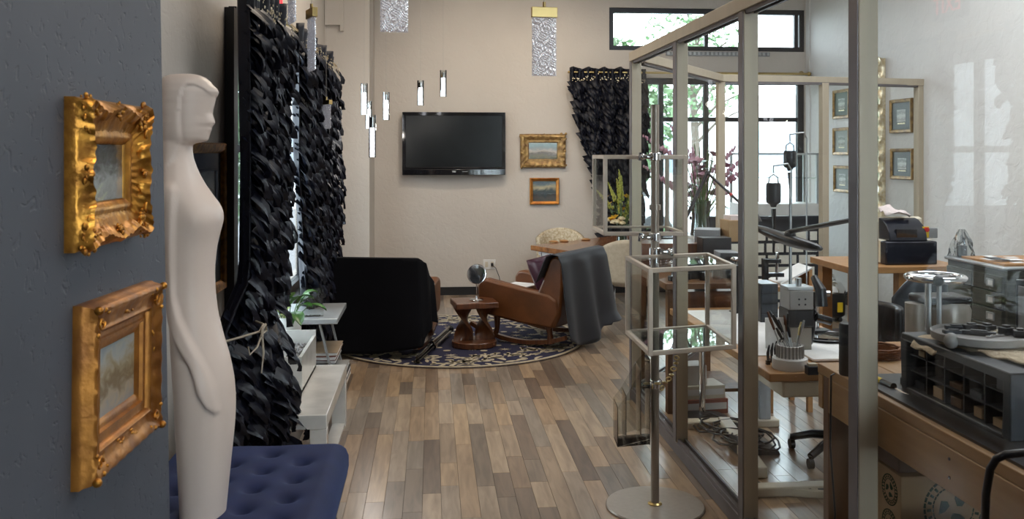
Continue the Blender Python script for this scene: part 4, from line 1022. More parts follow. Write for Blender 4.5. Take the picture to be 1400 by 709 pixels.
# carved twisted side table
tc_ = onz(649, 478, 0); tl = Vector((tc_.x, tc_.y + .10, 0))
sd = thing('side_table', 'carved walnut side table with twisted legs between the rocking chairs', 'table', (tl.x, tl.y, .013), radians(8))
MB().box(-.175, .175, -.155, .155, .325, .375).obj('table_top', 'walnut', sd, bevel=.008)
MB().prism([(cos(a_) * .185 * (abs(cos(a_)) ** -.15 if abs(cos(a_)) > .3 else 1.1), sin(a_) * .165) for a_ in [2 * pi * i / 28 for i in range(28)]], 'z', .0, .05).obj('base', 'walnut', sd, bevel=.008)
for s in (-1, 1):
    mb = MB(); N = 26; prev = None; rows = []
    for i in range(N + 1):
        f = i / N; z = .045 + f * .285; an = pi * (1 - f) + radians(12)
        off = .092 - .012 * sin(pi * f); wdt = .082 - .01 * sin(pi * f); th_ = .026
        c = Vector((s * off, 0, z)); d = Vector((cos(an), sin(an), 0)); e = Vector((-sin(an), cos(an), 0))
        rows.append([c + d * wdt * x_ + e * th_ * y_ for x_, y_ in ((-1, -.6), (-.5, -1), (.5, -1), (1, -.6), (1, .6), (.5, 1), (-.5, 1), (-1, .6))])
    vs = [p for r in rows for p in r]; fs = [(i * 8 + k, i * 8 + (k + 1) % 8, (i + 1) * 8 + (k + 1) % 8, (i + 1) * 8 + k) for i in range(N) for k in range(8)]
    mb.add(vs, fs + [tuple(range(8)), tuple(range(N * 8, N * 8 + 8))]).obj('leg', 'walnut', sd, smooth=50)
mx_ = thing('table_mirror', 'round chrome vanity mirror standing on the carved side table', 'mirror', (tl.x + .02, tl.y - .02, .389))
mz = at(654, 374, tl.y * 1.0).z
MB().lathe([(.058, 0), (.058, .006), (.05, .011), (.012, .016), (.008, .03), (.006, .035)], (0, 0, 0), 28).obj('base', 'chrome', mx_)
MB().cyl((0, 0, .03), (0, 0, mz - .389 - .075), .0055).obj('stem', 'chrome', mx_)
TM = Matrix.Translation((0, 0, mz - .389)) @ Matrix.Rotation(radians(-14), 4, 'Z') @ Matrix.Rotation(radians(84), 4, 'X')
MB().lathe([(.070, -.006), (.078, -.007), (.082, 0), (.078, .007), (.070, .006)], (0, 0, 0), 36, TM).obj('rim', 'chrome', mx_)
MB().lathe([(0, .0045), (.0715, .0045), (.0715, -.0045), (0, -.0045)], (0, 0, 0), 36, TM).obj('mirror_glass', 'mirror', mx_, smooth=30)
# black folded tripod lying on the rug
ft = thing('folded_tripod', 'folded black tripod lying on the rug beside the black-draped chair', 'tripod', tuple(onz(592, 473, .03)))
a1, a2 = onz(567, 494, .035), onz(612, 452, .05)
for dx, dz in ((0, 0), (.03, .0), (.015, .028)):
    p_, q_ = a1 + Vector((dx, dx * .5, dz)), a2 + Vector((dx, dx * .4, dz)); m1 = p_.lerp(q_, .45)
    MB().cyl(p_, m1, .011, 10).cyl(m1, q_, .015, 10).cyl(p_.lerp(q_, .43), p_.lerp(q_, .48), .019, 10).obj('leg', 'black_gloss', ft, True)
MB().ball(a2 + Vector((.02, .02, .012)), .035, 12, 8).obj('head', 'black', ft, True)

# slab table with cream chairs
zt = .68
qa, qb, qc, qd = onz(725, 335, zt), onz(778, 343, zt), onz(823, 324, zt), onz(905, 327, zt)
tb = thing('dining_table', 'live-edge walnut slab table near the back wall', 'table', (qb.x + .3, qb.y + .5, 0))
p4 = qa + (qd - qb)
rr = random.Random(6)
def edge(p, q, n, am):
    return [p.lerp(q, i / n) + Vector((rr.uniform(-am, am), rr.uniform(-am, am), 0)) for i in range(n)]
poly = edge(qa, qb, 4, .003) + edge(qb, qd, 14, .012) + edge(qd, p4, 4, .003) + edge(p4, qa, 14, .012)
MB().prism([(p.x, p.y) for p in poly], 'z', zt - .05, zt).obj('table_top', 'walnut_x', tb, True, bevel=.006)
dn = (qd - qb).normalized(); da = (qa - qb).normalized()
for k, (f, g_) in enumerate(((.12, .12), (.12, .85), (1.25, .12), (1.25, .85))):
    c = qb + dn * f + da * ((qa - qb).length * g_)
    MB().box(c.x - .03, c.x + .03, c.y - .03, c.y + .03, 0, zt - .05).obj('leg', 'white', tb, True)
MB().beam(qb + dn * .1 + da * .1 - Vector((0, 0, .075)), qb + dn * .1 + da * ((qa - qb).length - .05) - Vector((0, 0, .075)), .03, .045).obj('apron', 'white', tb, True)
for i in range(3):      # pale knots of the slab
    c = qb.lerp(qc, .35 + .1 * i) + da * .05
def dining_chair(label, loc, rz, fabric):
    t = thing('dining_chair', label, 'chair', loc, rz)      # faces +y
    def back(u, v):
        a_ = (u - .5) * 2.5; r = .235 + .02 * v; zz = .36 + v * (.42 - .10 * abs(u - .5) ** 2 * 4 * v)
        return (sin(a_) * r, -.02 - cos(a_) * r * .92 - .03 * v, zz)
    MB().grid(back, 26, 12).obj('backrest', fabric, t, smooth=80, solid=.05, bevel=.0)
    MB().lathe([(0, .33), (.20, .33), (.225, .36), (.225, .40), (.20, .425), (0, .43)], (0, 0, 0), 30).obj('seat', fabric, t, smooth=60)
    for sx in (-1, 1):
        for sy in (-1, 1):
            lg = MB().tube([(sx * .14, sy * .14, .34), (sx * .205, sy * .20, .085)], [.013, .010], 10).obj('leg', 'black', t)
            MB().tube([(sx * .205, sy * .20, .085), (sx * .225, sy * .22, 0)], [.0105, .008], 10).obj('foot_cap', 'gold_pale', lg)
    return t
lc = onz(838, 441, 0)
dining_chair('cream upholstered dining chair with black legs and gold tips, nearest the draped rocker', (lc.x + .20, lc.y + .20, 0), radians(-16), 'cream')
pc = at(762, 330, 9.75)
dining_chair('patterned cream dining chair on the far side of the slab table', (pc.x, pc.y - .15, 0), radians(168), 'pattern')
# things on the table: bouquet, small objects
vb = at(850, 312, 8.85); 
def bouquet(name, label, c, zbase, s, mats, seed, fan=1.0):
    rr = random.Random(seed); t = thing(name, label, 'flowers', (c.x, c.y, zbase))
    MB().lathe([(.045 * s, 0), (.05 * s, .01), (.042 * s, .09 * s), (.05 * s, .17 * s), (.046 * s, .17 * s), (.038 * s, .09 * s), (.04 * s, .015), (0, .012)], (c.x, c.y, zbase), 20).obj('vase', 'glass_shelf', t, True)
    stm = MB(); L = []
    for i in range(34):
        a_ = rr.uniform(0, 6.28); r = rr.random() ** .6 * .15 * s * fan; h = rr.uniform(.20, .42) * s * (1.15 - r * 1.2)
        tip = Vector((c.x + cos(a_) * r, c.y + sin(a_) * r, zbase + h + .02))
        stm.tube([(c.x + cos(a_) * .01, c.y + sin(a_) * .01, zbase + .03), (c.x + cos(a_) * r * .3, c.y + sin(a_) * r * .3, zbase + h * .5), tip], .0025 * s, 5); L.append((tip, a_, r))
    stm.obj('stems', 'stem', t, True, stuff=True)
    for i, (tip, a_, r) in enumerate(L):
        kind = i % 4; m = MB(); ax = Vector((cos(a_) * r * 1.6, sin(a_) * r * 1.6, .25)).normalized()
        if kind == 0:      # tall spike
            base = tip - ax * .04
            for k in range(26): 
                f = k / 26; m.ball(base + ax * (f * .22 * s) + Vector((cos(k * 2.4), sin(k * 2.4), 0)) * .014 * s * (1 - f * .8), .011 * s * (1 - .6 * f), 6, 4, (1, 1, 1.6))
            m.obj('flower_spike', mats[0], t, True, smooth=60)
        elif kind == 1:    # trumpet flower
            for k in range(6):
                b_ = 2 * pi * k / 6; dv = (Vector((cos(b_), sin(b_), 0)) * .9 + ax * .8).normalized(); sdv = dv.cross(ax).normalized()
                m.grid(lambda u, v: tip + dv * (v * .05 * s) + sdv * ((u * 2 - 1) * .017 * s * sin(pi * min(1, v + .12))) + ax * (-.012 * v * v * s), 3, 4)
            m.obj('trumpet_flower', mats[1], t, True, smooth=60)
        elif kind == 2:    # rounded rose low in the bunch
            cc = Vector((c.x + cos(a_) * .11 * s, c.y + sin(a_) * .11 * s, zbase + .19 * s + rr.uniform(0, .05) * s)); 
            for k in range(16):
                b_ = k * 2.4; q = k / 16; m.ball(cc + Vector((cos(b_) * .022 * q, sin(b_) * .022 * q, .012 * (1 - q))) * s, .015 * s, 7, 5, (1, 1, .8))
            m.obj('rose', mats[2], t, True, smooth=60)
        else:
            dv = (ax + Vector((cos(a_), sin(a_), -.2)) * .8).normalized(); sdv = dv.cross(Vector((0, 0, 1))).normalized(); b0_ = tip - ax * .10 * s
            m.grid(lambda u, v: b0_ + dv * (v * .13 * s) + sdv * ((u * 2 - 1) * .02 * s * sin(pi * min(1, v + .05))) - Vector((0, 0, .05 * v * v * s)), 3, 5)
            m.obj('leaf', 'leaf', t, True, smooth=60)
    return t
bouquet('flower_bouquet', 'yellow lilies and cream roses in a vase on the slab table', vb, zt, 1.18, ('petal_lime', 'petal_yellow', 'petal_cream'), 3)
tr = thing('jewellery_tray', 'dark tray on the slab table under the bouquet', 'tray', (vb.x - .02, vb.y, zt))
tr.location.z = zt
B(vb.x - .22, vb.x - .06, vb.y - .22, vb.y - .10, zt, zt + .012).obj('tray', 'black', tr, True, bevel=.003)
for i, (px_, py_) in enumerate(((757, 331), (771, 330), (801, 328))):
    c = onz(px_, py_, zt); q = thing('wooden_ornament', ['flat amber wooden ornament, leftmost on the slab table', 'amber wooden ornament in the middle of the slab table', 'small amber ornament nearest the bouquet on the slab table'][i], 'ornament', (c.x, c.y, zt))
    MB().lathe([(0, 0), (.045, .002), (.05, .01), (.03, .018), (0, .02)], (c.x, c.y, zt), 14).obj('disc', 'edge_wood', q, True)

# ================================================================== PENDANT LIGHTS
def tube_pendant(label, px, ptop, pbot, d):
    a = at(px, ptop, d); b = at(px, pbot, d); H = a.z - b.z; r = .030
    t = thing('tube_pendant', label, 'pendant light', (a.x, a.y, b.z), group=None)
    g = MB().lathe([(r, 0), (r, H), (r - .003, H), (r - .003, .0)], (0, 0, 0), 20, cap=False).obj('glass_tube', 'acrylic', t)
    hh = H * .68
    prof = [(0, .004)] + [(.019 + .0022 * sin(i * 1.9), .006 + hh * i / 22) for i in range(23)] + [(0, hh + .006)]
    MB().lathe(prof, (0, 0, 0), 14).obj('bubble_rod', 'glow', t, smooth=50)
    MB().cyl((0, 0, hh + .008), (0, 0, H - .02), .020).obj('cap', 'chrome', t)
    MB().cyl((0, 0, H - .02), (0, 0, CEIL - b.z), .0015, 6).obj('wire', 'thin_wire', t)
    l_ = lamp('pendant_glow', 'POINT', (a.x, a.y, b.z - .06), 1.6, (1, .93, .85), .03)
tube_pendant('glowing bubble-glass tube pendant, highest of the left cluster', 498, 114, 157, 7.9)
tube_pendant('glowing bubble-glass tube pendant, middle one of the left cluster', 504, 138, 176, 8.3)
tube_pendant('glowing bubble-glass tube pendant, lowest of the left cluster', 509, 157, 215, 7.6)
tube_pendant('glowing tube pendant, alone just left of the television corner', 528, 126, 164, 8.0)
tube_pendant('glowing tube pendant above the left part of the television', 575, 110, 144, 8.2)
tube_pendant('glowing tube pendant, rightmost, above the television', 606, 96, 132, 8.1)
def rip_mat():
    m = bpy.data.materials.new('rippled_silver_glass'); m.use_nodes = True
    n = m.node_tree.nodes; l = m.node_tree.links; n.remove(n['Principled BSDF']); out = n['Material Output']
    t = n.new('ShaderNodeBsdfTransparent'); t.inputs[0].default_value = (.85, .86, .9, 1)
    g = n.new('ShaderNodeBsdfGlossy'); g.inputs['Roughness'].default_value = .05; g.inputs[0].default_value = (1, .99, 1, 1)
    d = n.new('ShaderNodeBsdfTranslucent'); d.inputs[0].default_value = (.85, .85, .92, 1)
    m1 = n.new('ShaderNodeMixShader'); m1.inputs[0].default_value = .22; l.new(g.outputs[0], m1.inputs[1]); l.new(d.outputs[0], m1.inputs[2])
    m2 = n.new('ShaderNodeMixShader'); m2.inputs[0].default_value = .72; l.new(t.outputs[0], m2.inputs[1]); em = n.new('ShaderNodeEmission'); em.inputs[0].default_value = (.93, .93, 1, 1); em.inputs[1].default_value = .06
    ad = n.new('ShaderNodeAddShader'); l.new(m1.outputs[0], ad.inputs[0]); l.new(em.outputs[0], ad.inputs[1]); l.new(ad.outputs[0], m2.inputs[2]); l.new(m2.outputs[0], out.inputs[0])
    return m
M['ripple'] = rip_mat()
def flat_pendant(label, px, ptop, pbot, w_px, d, ang, cap=True):
    a = at(px, ptop, d); b = at(px, pbot, d); H = a.z - b.z; W_ = w_px * d / FPX
    t = thing('glass_panel_pendant', label, 'pendant light', (a.x, a.y, b.z), ang)
    hb = H * .15 if cap else 0; hg = H - hb
    def sf(sg):
        def f(u, v):
            x = (u - .5) * W_; z = v * hg
            k = sin((z * 1.0 + x * 1.0) * 330 + 3.2 * sin(z * 70 + x * 40) + 2 * sin(x * 120 - z * 45)) * .0036
            k += .0018 * sin(z * 260 - x * 300 + 2 * sin(x * 90))
            edge_ = min(1, (.5 - abs(u - .5)) * 14, v * 30 + .05, 1)
            return (x, sg * (.006 + k) * max(.15, edge_), z)
        return f
    g = MB(); g.grid(sf(1), 34, 90); g.grid(sf(-1), 34, 90); g.obj('rippled_glass', 'ripple', t, smooth=180)
    if cap:
        B(-W_ / 2 - .003, W_ / 2 + .003, -.014, .014, hg, H).obj('cap', 'brass', t, bevel=.002)
        MB().cyl((0, 0, H), (0, 0, H + .025), .008).obj('cable_grip', 'brass', t)
    MB().cyl((0, 0, H + .02), (0, 0, CEIL - b.z), .0012, 6).obj('wire', 'thin_wire', t)
flat_pendant('rippled glass panel pendant with brass cap, right of the television', 744, 10, 104, 34, 4.3, radians(6))
flat_pendant('broad rippled glass panel pendant cut by the top of the picture', 539, -60, 44, 38, 3.9, radians(8))
flat_pendant('rippled glass panel pendant seen edge-on before the curtains', 426, 12, 97, 34, 4.6, radians(112))
flat_pendant('rippled glass panel pendant seen edge-on at the top of the curtains', 399, -60, 32, 34, 4.2, radians(112))
flat_pendant('small rippled glass pendant low in front of the farther curtain', 446, 137, 176, 22, 6.4, radians(128))
# ================================================================== DISPLAY STAND
PB = at(895.5, 300, 4.10); PX_, PY_ = PB.x, PB.y
ds = thing('display_stand', 'brushed steel display pole on a round base in the aisle', 'display stand', (PX_, PY_, 0))
MB().lathe([(.22, 0), (.222, .006), (.218, .012), (0, .013)], (PX_, PY_, 0), 64).obj('base', 'steel', ds, True)
ztop = at(893, 143, 4.1).z
MB().cyl((PX_, PY_, .012), (PX_, PY_, ztop), .0185, 24).obj('pole', 'steel', ds, True)
MB().lathe([(.032, .012), (.032, .016), (.024, .022), (.019, .022)], (PX_, PY_, 0), 24).obj('collar', 'brass', ds, True)
zcl = at(893, 283, 4.1).z
MB().cyl((PX_, PY_, zcl - .012), (PX_, PY_, zcl + .012), .026, 20).obj('collar', 'steel', ds, True)
def clamp(zc, side=-1):
    m = MB(); m.cyl((PX_, PY_, zc - .018), (PX_, PY_, zc + .018), .027, 18)
    m.obj('clamp', 'chrome', ds, True, bevel=.003)
    m = MB(); m.tube([(PX_ + side * .02, PY_ - .02, zc), (PX_ + side * .045, PY_ - .03, zc), (PX_ + side * .06, PY_ - .02, zc)], [.014, .010, .014], 10); m.ball((PX_ + side * .065, PY_ - .018, zc), .017, 12, 8); m.cyl((PX_ + side * .07, PY_ - .02, zc + .018), (PX_ + side * .075, PY_ - .02, zc - .018), .009, 10)
    m.obj('clamp_arm', 'chrome', ds, True)
for py in (214, 324, 344, 456): clamp(at(893, py, 4.08).z, -1 if py < 330 else 1)
clamp(at(890, 526, 4.08).z, -1)
def glass_case(name, label, corners, zb, zt, r=.009, shelf='glass_shelf', m='grey'):
    """corners: four floor-plan points, front-left first, clockwise seen from above"""
    c = sum((Vector(p) for p in corners), Vector((0, 0))) / 4
    t = thing(name, label, 'display case', (c.x, c.y, zb))
    P = [Vector((p[0], p[1], 0)) for p in corners]; U = Vector((0, 0, 1))
    for i in range(4):
        a, b = P[i], P[(i + 1) % 4]
        for z in (zb + r, zt - r): MB().beam(a + U * z, b + U * z, 2 * r, 2 * r).obj('rail', 'frame_alu', t, True, bevel=.002)
        MB().beam(a + U * zb, a + U * zt, 2 * r, 2 * r).obj('corner_post', 'frame_alu', t, True, bevel=.002)
        MB().beam(a.lerp(b, .03) + U * (zb + zt) / 2, a.lerp(b, .97) + U * (zb + zt) / 2, .004, zt - zb - 3 * r).obj('glass_side', 'glass_box', t, True, smooth=0)
    q = [tuple(c + (Vector(p) - c) * .985) for p in corners]
    MB().prism(q, 'z', zb + r - .002, zb + r + .004).obj('bottom_glass', shelf, t, True, smooth=0)
    MB().prism(q, 'z', zt - r - .002, zt - r + .003).obj('top_glass', 'glass_box', t, True, smooth=0)
    return t
M['frame_alu'] = mat('satin_champagne_aluminium', (.66, .56, .46), .42, .15)
f2 = lambda v: (v.x, v.y)
glass_case('glass_display_case', 'upper glass display case clamped to the steel pole', [f2(at(827.5, 300, 4.19)), f2(at(936, 300, 4.19)), f2(at(912, 300, 4.52)), f2(at(812.5, 300, 4.52))], at(830, 322, 4.19).z, at(830, 212, 4.19).z)
glass_case('glass_display_case', 'lower glass display case on the steel pole, seen from above', [f2(at(889, 300, 3.60)), f2(at(1003, 300, 3.73)), f2(at(967, 300, 4.16)), f2(at(858, 300, 4.03))], at(889, 486, 3.60).z, at(889, 366.5, 3.60).z)
# acrylic leaflet holder
bh = thing('leaflet_holder', 'clear acrylic stepped leaflet holder hanging on the steel pole', 'leaflet holder', tuple(at(868, 611, 4.0)))
so = [(844, 611), (844, 557), (856, 541), (876, 506), (889, 491), (889, 600)]
for dd in (3.96, 4.12):
    P = [at(x, y, 3.96) for x, y in so]; n_ = Vector((sin(YAW), cos(YAW), 0))
    vs = [p + n_ * (dd - 3.96) for p in P]; vs2 = [p + n_ * (dd - 3.96 + .003) for p in P]; k = len(vs)
    MB().add(vs + vs2, [tuple(range(k)), tuple(range(2 * k - 1, k - 1, -1))] + [(i, (i + 1) % k, (i + 1) % k + k, i + k) for i in range(k)]).obj('side_panel', 'acrylic', bh, True, smooth=0)
for x, y in ((844.5, 557), (856, 541), (876, 506), (888.5, 491)):
    a = at(x, y, 3.97); b = at(x, 608, 3.97); n_ = Vector((sin(YAW), cos(YAW), 0)) * .145
    MB().beam((a + b) / 2, (a + b) / 2 + n_, .003, a.z - b.z).obj('pocket_wall', 'acrylic', bh, True, smooth=0)
a = at(844, 610, 3.97); b = at(888, 606, 3.97); n_ = Vector((sin(YAW), cos(YAW), 0)) * .145
MB().add([a, b, b + n_, a + n_, a - Vector((0, 0, .003)), b - Vector((0, 0, .003)), b + n_ - Vector((0, 0, .003)), a + n_ - Vector((0, 0, .003))], [(0, 1, 2, 3), (7, 6, 5, 4), (0, 4, 5, 1), (1, 5, 6, 2), (2, 6, 7, 3), (3, 7, 4, 0)]).obj('bottom', 'acrylic', bh, True, smooth=0)
# small chain at the clamp
chn = thing('chain', 'small bronze chain looped round the steel pole below the lower case', 'chain', tuple(at(905, 530, 4.0)))
cp = [(884, 524), (892, 528), (899, 524), (905, 530), (909, 522), (914, 518), (918, 512), (921, 504), (924, 496), (925, 489)]
for i, (x, y) in enumerate(cp):
    c = at(x, y, 4.03 - .03 * sin(i)); m = MB(); R_ = Matrix.Rotation(i * 1.3, 3, 'Z') @ Matrix.Rotation(i * 1.57, 3, 'X')
    m.tube([c + R_ @ Vector((cos(k * pi / 6) * .013, sin(k * pi / 6) * .009, 0)) for k in range(13)], .003, 6, cap=False); m.obj('link', 'brass', chn, True, smooth=60)

# ================================================================== WORKSHOP: WALLS AND WINDOW SIDE
y0_ = YB
def wallpic(label, pa, pb, seed, dk):
    a, b = onx(*pa, XR), onx(*pb, XR); W = abs(a.y - b.y); H = a.z - b.z
    t = picture(label, (XR - .002, (a.y + b.y) / 2, (a.z + b.z) / 2), W, H, TR, [(0, 0), (0, .02), (.006, .026), (.028, .020), (.032, .012)], 'gold_bronze',
            mat('grey_mount_board', dk, .3, scale=3), .03, .008, glazing=False)
    X = Matrix.Translation((XR - .002, (a.y + b.y) / 2, (a.z + b.z) / 2)) @ TR
    MB().box(-W * .2, W * .2, -H * .17, H * .19, .008, .0095).apply(X).obj('print', painting_mat('small_print', [(.5, .48, .42), (.3, .3, .28), (.6, .6, .58), (.25, .28, .26), (.55, .56, .55)], 5, dist=.8), t, True, smooth=0)
    MB().box(-W * .17, W * .17, -H * .24, -H * .20, .008, .0095).apply(X).obj('caption_plate', 'gold_pale', t, True, smooth=0)
wallpic('gold framed print with grey-green mount, topmost of the column of three on the white wall', (1141, 124), (1163, 161), 1, (.10, .115, .10))
wallpic('gold framed print with white mount, middle of the column of three on the white wall', (1141, 175), (1163, 212), 2, (.32, .34, .33))
wallpic('gold framed print with pale mount, lowest of the column of three on the white wall', (1142, 226), (1164, 264), 3, (.20, .22, .21))
wallpic('gold framed dark print, upper of the pair right of the ornate mirror', (1219, 137), (1249, 181), 4, (.06, .065, .065))
wallpic('gold framed dark print, lower of the pair right of the ornate mirror', (1220, 203), (1250, 246), 5, (.07, .08, .08))
ma, mb_ = onx(1173, 92, XR), onx(1211, 300, XR)
def orn_m(a, b, j, k, L): return (.014 * sin(a * 34) + .007 * sin(a * 75), .01 * sin(a * 50 + j)) if j in (2, 3, 4) else (0, 0)
zt_, zb_ = onx(1208, 80, XR).z, onx(1211, 300, XR).z; yc_ = (ma.y + mb_.y) / 2
picture('tall wall mirror in an ornate wavy pale gilt frame', (XR - .002, yc_, (zt_ + zb_) / 2), ma.y - mb_.y, zt_ - zb_, TR,
        [(0, 0), (0, .03), (.004, .05), (.02, .06), (.045, .055), (.07, .035), (.08, .014)], 'gold_pale', M['mirror'], .075, .012, orn_m,
        rocaille(31, ma.y - mb_.y, zt_ - zb_, 20, 'gold_pale', size=.012, z0=.05), cat='mirror', cv='mirror_glass', name='wall_mirror', n=60)
# linear air grille on the wall between the two windows
ga, gb = ony(911, 70, YB - .03), ony(1053, 77, YB - .03)
gv = thing('air_vent', 'long slatted grey air vent between transom and tall window', 'vent', ((ga.x + gb.x) / 2, YB, gb.z))
B(ga.x, gb.x, YB - .02, YB, gb.z, ga.z).obj('housing', 'grey_metal', gv, True)
for i in range(24):
    x = ga.x + (gb.x - ga.x) * (i + .5) / 24; B(x - .012, x + .012, YB - .035, YB - .02, gb.z + .01, ga.z - .006).obj('slat', 'silver', gv, True)
# low screen of cream blocks in a black lattice
s0, s1 = at(943, 300, 8.9), at(1122, 300, 8.9); zs = at(1000, 299, 8.9).z
bs = thing('block_screen', 'low screen of cream blocks in a blue-black lattice before the tall window', 'screen', ((s0.x + s1.x) / 2, s0.y, 0))
ys_ = min(s0.y, s1.y); MB().box(s0.x, s1.x, ys_, ys_ + .04, .0, zs).obj('frame', 'lattice', bs, True)
rr = random.Random(5); row = 0; z = .05
while z < zs - .11:
    x = s0.x + .04 - (.10 if row % 2 else 0)
    while x < s1.x - .07:
        w_ = rr.choice([.17, .17, .085]); xa = max(x, s0.x + .04); xb = min(x + w_, s1.x - .04)
        if xb - xa > .04: B(xa, xb, ys_ - .008, ys_ + .002, z, z + .085).obj('block', 'block', bs, True, smooth=0)
        x += w_ + .028
    z += .115; row += 1
MB().box(s0.x - .02, s1.x + .02, ys_ - .03, ys_ + .06, zs, zs + .03).obj('cap', 'lattice', bs, True)
# white glass vitrine behind it
v0, v1 = at(1003, 209, 9.5), at(1111, 300, 9.5)
vt = thing('vitrine', 'white framed glass vitrine standing in front of the tall window', 'display case', ((v0.x + v1.x) / 2, v0.y, 0))
vy = v0.y - .05; vz1 = v0.z; vz0 = at(1050, 277, 9.5).z
MB().box(v0.x, v1.x, vy - .18, vy + .18, 0, vz0).obj('base', 'white', vt, True, bevel=.004)
for sx in (v0.x, v1.x - .025):
    for sy in (vy - .18, vy + .155): B(sx, sx + .025, sy, sy + .025, vz0, vz1).obj('corner_post', 'silver', vt, True)
MB().box(v0.x, v1.x, vy - .18, vy - .155, vz1 - .02, vz1).box(v0.x, v1.x, vy + .155, vy + .18, vz1 - .02, vz1).obj('top_rail', 'silver', vt, True)
B(v0.x + .02, v1.x - .02, vy - .17, vy + .17, (vz0 + vz1) / 2, (vz0 + vz1) / 2 + .006).obj('glass_shelf', 'glass_shelf', vt, True, smooth=0)
B(v0.x + .02, v1.x - .02, vy - .172, vy - .168, vz0, vz1 - .02).obj('glass_front', 'glass_box', vt, True, smooth=0)
# pink bouquet near the diagonal glass
pbk = at(958, 290, 8.3)
pst = thing('pedestal', 'slim white pedestal carrying the mauve bouquet by the glass corner', 'pedestal', (pbk.x, pbk.y, 0))
zp_ = at(958, 322, 8.3).z
B(pbk.x - .11, pbk.x + .11, pbk.y - .11, pbk.y + .11, 0, zp_).obj('column', 'white', pst, True, bevel=.004)
bouquet('flower_bouquet', 'large mauve bouquet seen through the glass left of the lamp elbow', pbk, zp_, 1.9, ('petal_pink', 'petal_pink', 'petal_pink'), 8)

# ================================================================== WORKSHOP: BENCHES
# near pine workbench
WX0, WX1, WY0_, WY1_, WZ = 1.372, 2.15, 1.15, 3.13, .85
wk = thing('workbench', 'sturdy pine workbench beside the glass, its near end out of the picture', 'workbench', ((WX0 + WX1) / 2, 2.2, 0))
for i in range(4):
    x = WX0 + i * (WX1 - WX0) / 4; B(x + .001, x + (WX1 - WX0) / 4 - .001, WY0_, WY1_, WZ - .035, WZ).obj('top_plank', 'pine', wk, True, bevel=.003)
B(WX0, WX0 + .035, WY0_, WY1_ - .09, WZ - .155, WZ - .036).obj('side_rail', 'pine', wk, True, bevel=.003)
B(WX1 - .035, WX1, WY0_, WY1_, WZ - .155, WZ - .036).obj('side_rail', 'pine', wk, True, bevel=.003)
B(WX0 + .002, WX1 - .036, WY1_ - .04, WY1_ - .003, WZ - .155, WZ - .036).obj('end_rail', 'pine', wk, True, bevel=.003)
B(WX0 + .002, WX0 + .155, WY1_ - .088, WY1_ - .045, 0, WZ - .036).obj('leg', 'pine_z', wk, True, bevel=.003)
B(WX1 - .18, WX1 - .036, WY1_ - .085, WY1_ - .045, 0, WZ - .036).obj('leg', 'pine_z', wk, True, bevel=.003)
B(WX0 + .036, WX0 + .18, WY0_ + .05, WY0_ + .09, 0, WZ - .036).obj('leg', 'pine_z', wk, True, bevel=.003)
B(WX1 - .18, WX1 - .036, WY0_ + .05, WY0_ + .09, 0, WZ - .036).obj('leg', 'pine_z', wk, True, bevel=.003)
for y in (1.5, 1.9, 2.3, 2.7):
    for dz in (.065, .115): MB().cyl((WX0 - .002, y, WZ - dz), (WX0 + .004, y, WZ - dz), .0045, 8).obj('screw', 'dark_metal', wk, True)
mt_ = thing('bench_mat', 'black mat lying on the pine workbench under the steel box', 'mat', (1.72, 2.45, WZ)); B(1.395, 2.10, 1.98, 2.92, WZ, WZ + .008).obj('mat', 'black', mt_, True)
# grey steel box with open compartments
sb0, sb1, sy0, sy1, sz0, sz1 = 1.475, 2.02, 2.20, 2.74, WZ + .008, 1.034
gb_ = thing('steel_compartment_box', 'dark grey steel box with rows of open compartments on the pine workbench', 'box', ((sb0 + sb1) / 2, (sy0 + sy1) / 2, sz0))
MB().box(sb0, sb1, sy0, sy1, sz1 - .022, sz1).box(sb0, sb1, sy0, sy0 + .03, sz0, sz1 - .022).box(sb0, sb1, sy1 - .03, sy1, sz0, sz1 - .022).box(sb0, sb1, sy0 + .03, sy1 - .03, sz0, sz0 + .012).box(sb0 + .2, sb1, sy0 + .03, sy1 - .03, sz0 + .012, sz1 - .022).obj('housing', 'dark_metal', gb_, True, bevel=.004)
for i in range(1, 5):
    y = sy0 + .03 + (sy1 - sy0 - .06) * i / 5; B(sb0 + .012, sb0 + .2, y - .003, y + .003, sz0 + .012, sz1 - .022).obj('divider', 'dark_metal', gb_, True)
for z in (sz0 + .062, sz0 + .112): B(sb0 + .012, sb0 + .2, sy0 + .03, sy1 - .03, z, z + .004).obj('shelf', 'dark_metal', gb_, True)
rr = random.Random(3)
for i in range(5):
    for j in range(3):
        if rr.random() < .6:
            y = sy0 + .045 + (sy1 - sy0 - .06) * i / 5; z = sz0 + .014 + j * .05
            B(sb0 + .02, sb0 + .15, y + .01, y + rr.uniform(.04, .07), z, z + rr.uniform(.015, .032)).obj('tray', rr.choice(['card_dark', 'dark_metal', 'dark_metal', 'card']), gb_, True)
# towel, turntable, tools
def tow(u, v):
    x = 1.50 + .51 * u + .06 * (1 - v) * (1 - u); y = 2.215 + .45 * v + .03 * sin(u * 7) * (1 - v); z = sz1 + .006 + .005 * sin(u * 19 + v * 7) * sin(v * 13) + .003 * sin(u * 50 + v * 31)
    if u < .12 and v > .62: k = (.12 - u) / .12 * min(1, (v - .62) / .12); x = x * (1 - k) + 1.466 * k; z -= k * k * .035
    return (x, y + .02 * sin(u * 5) * (1 - v) * .4, z)
twl = MB().grid(tow, 60, 50).obj('towel', 'towel', None, smooth=80, solid=.006); tag(twl, 'stained cream towel spread on top of the grey steel box', 'towel')
tc = Vector((1.60, 2.53, sz1 + .013))
tt = thing('parts_turntable', 'round grey turntable tray with black parts lying on the towel', 'tray', tuple(tc))
MB().lathe([(0, 0), (.118, 0), (.128, .005), (.131, .026), (.127, .028), (.122, .018), (0, .016)], tuple(tc), 48).obj('tray', 'grey_plastic', tt, True, smooth=50)
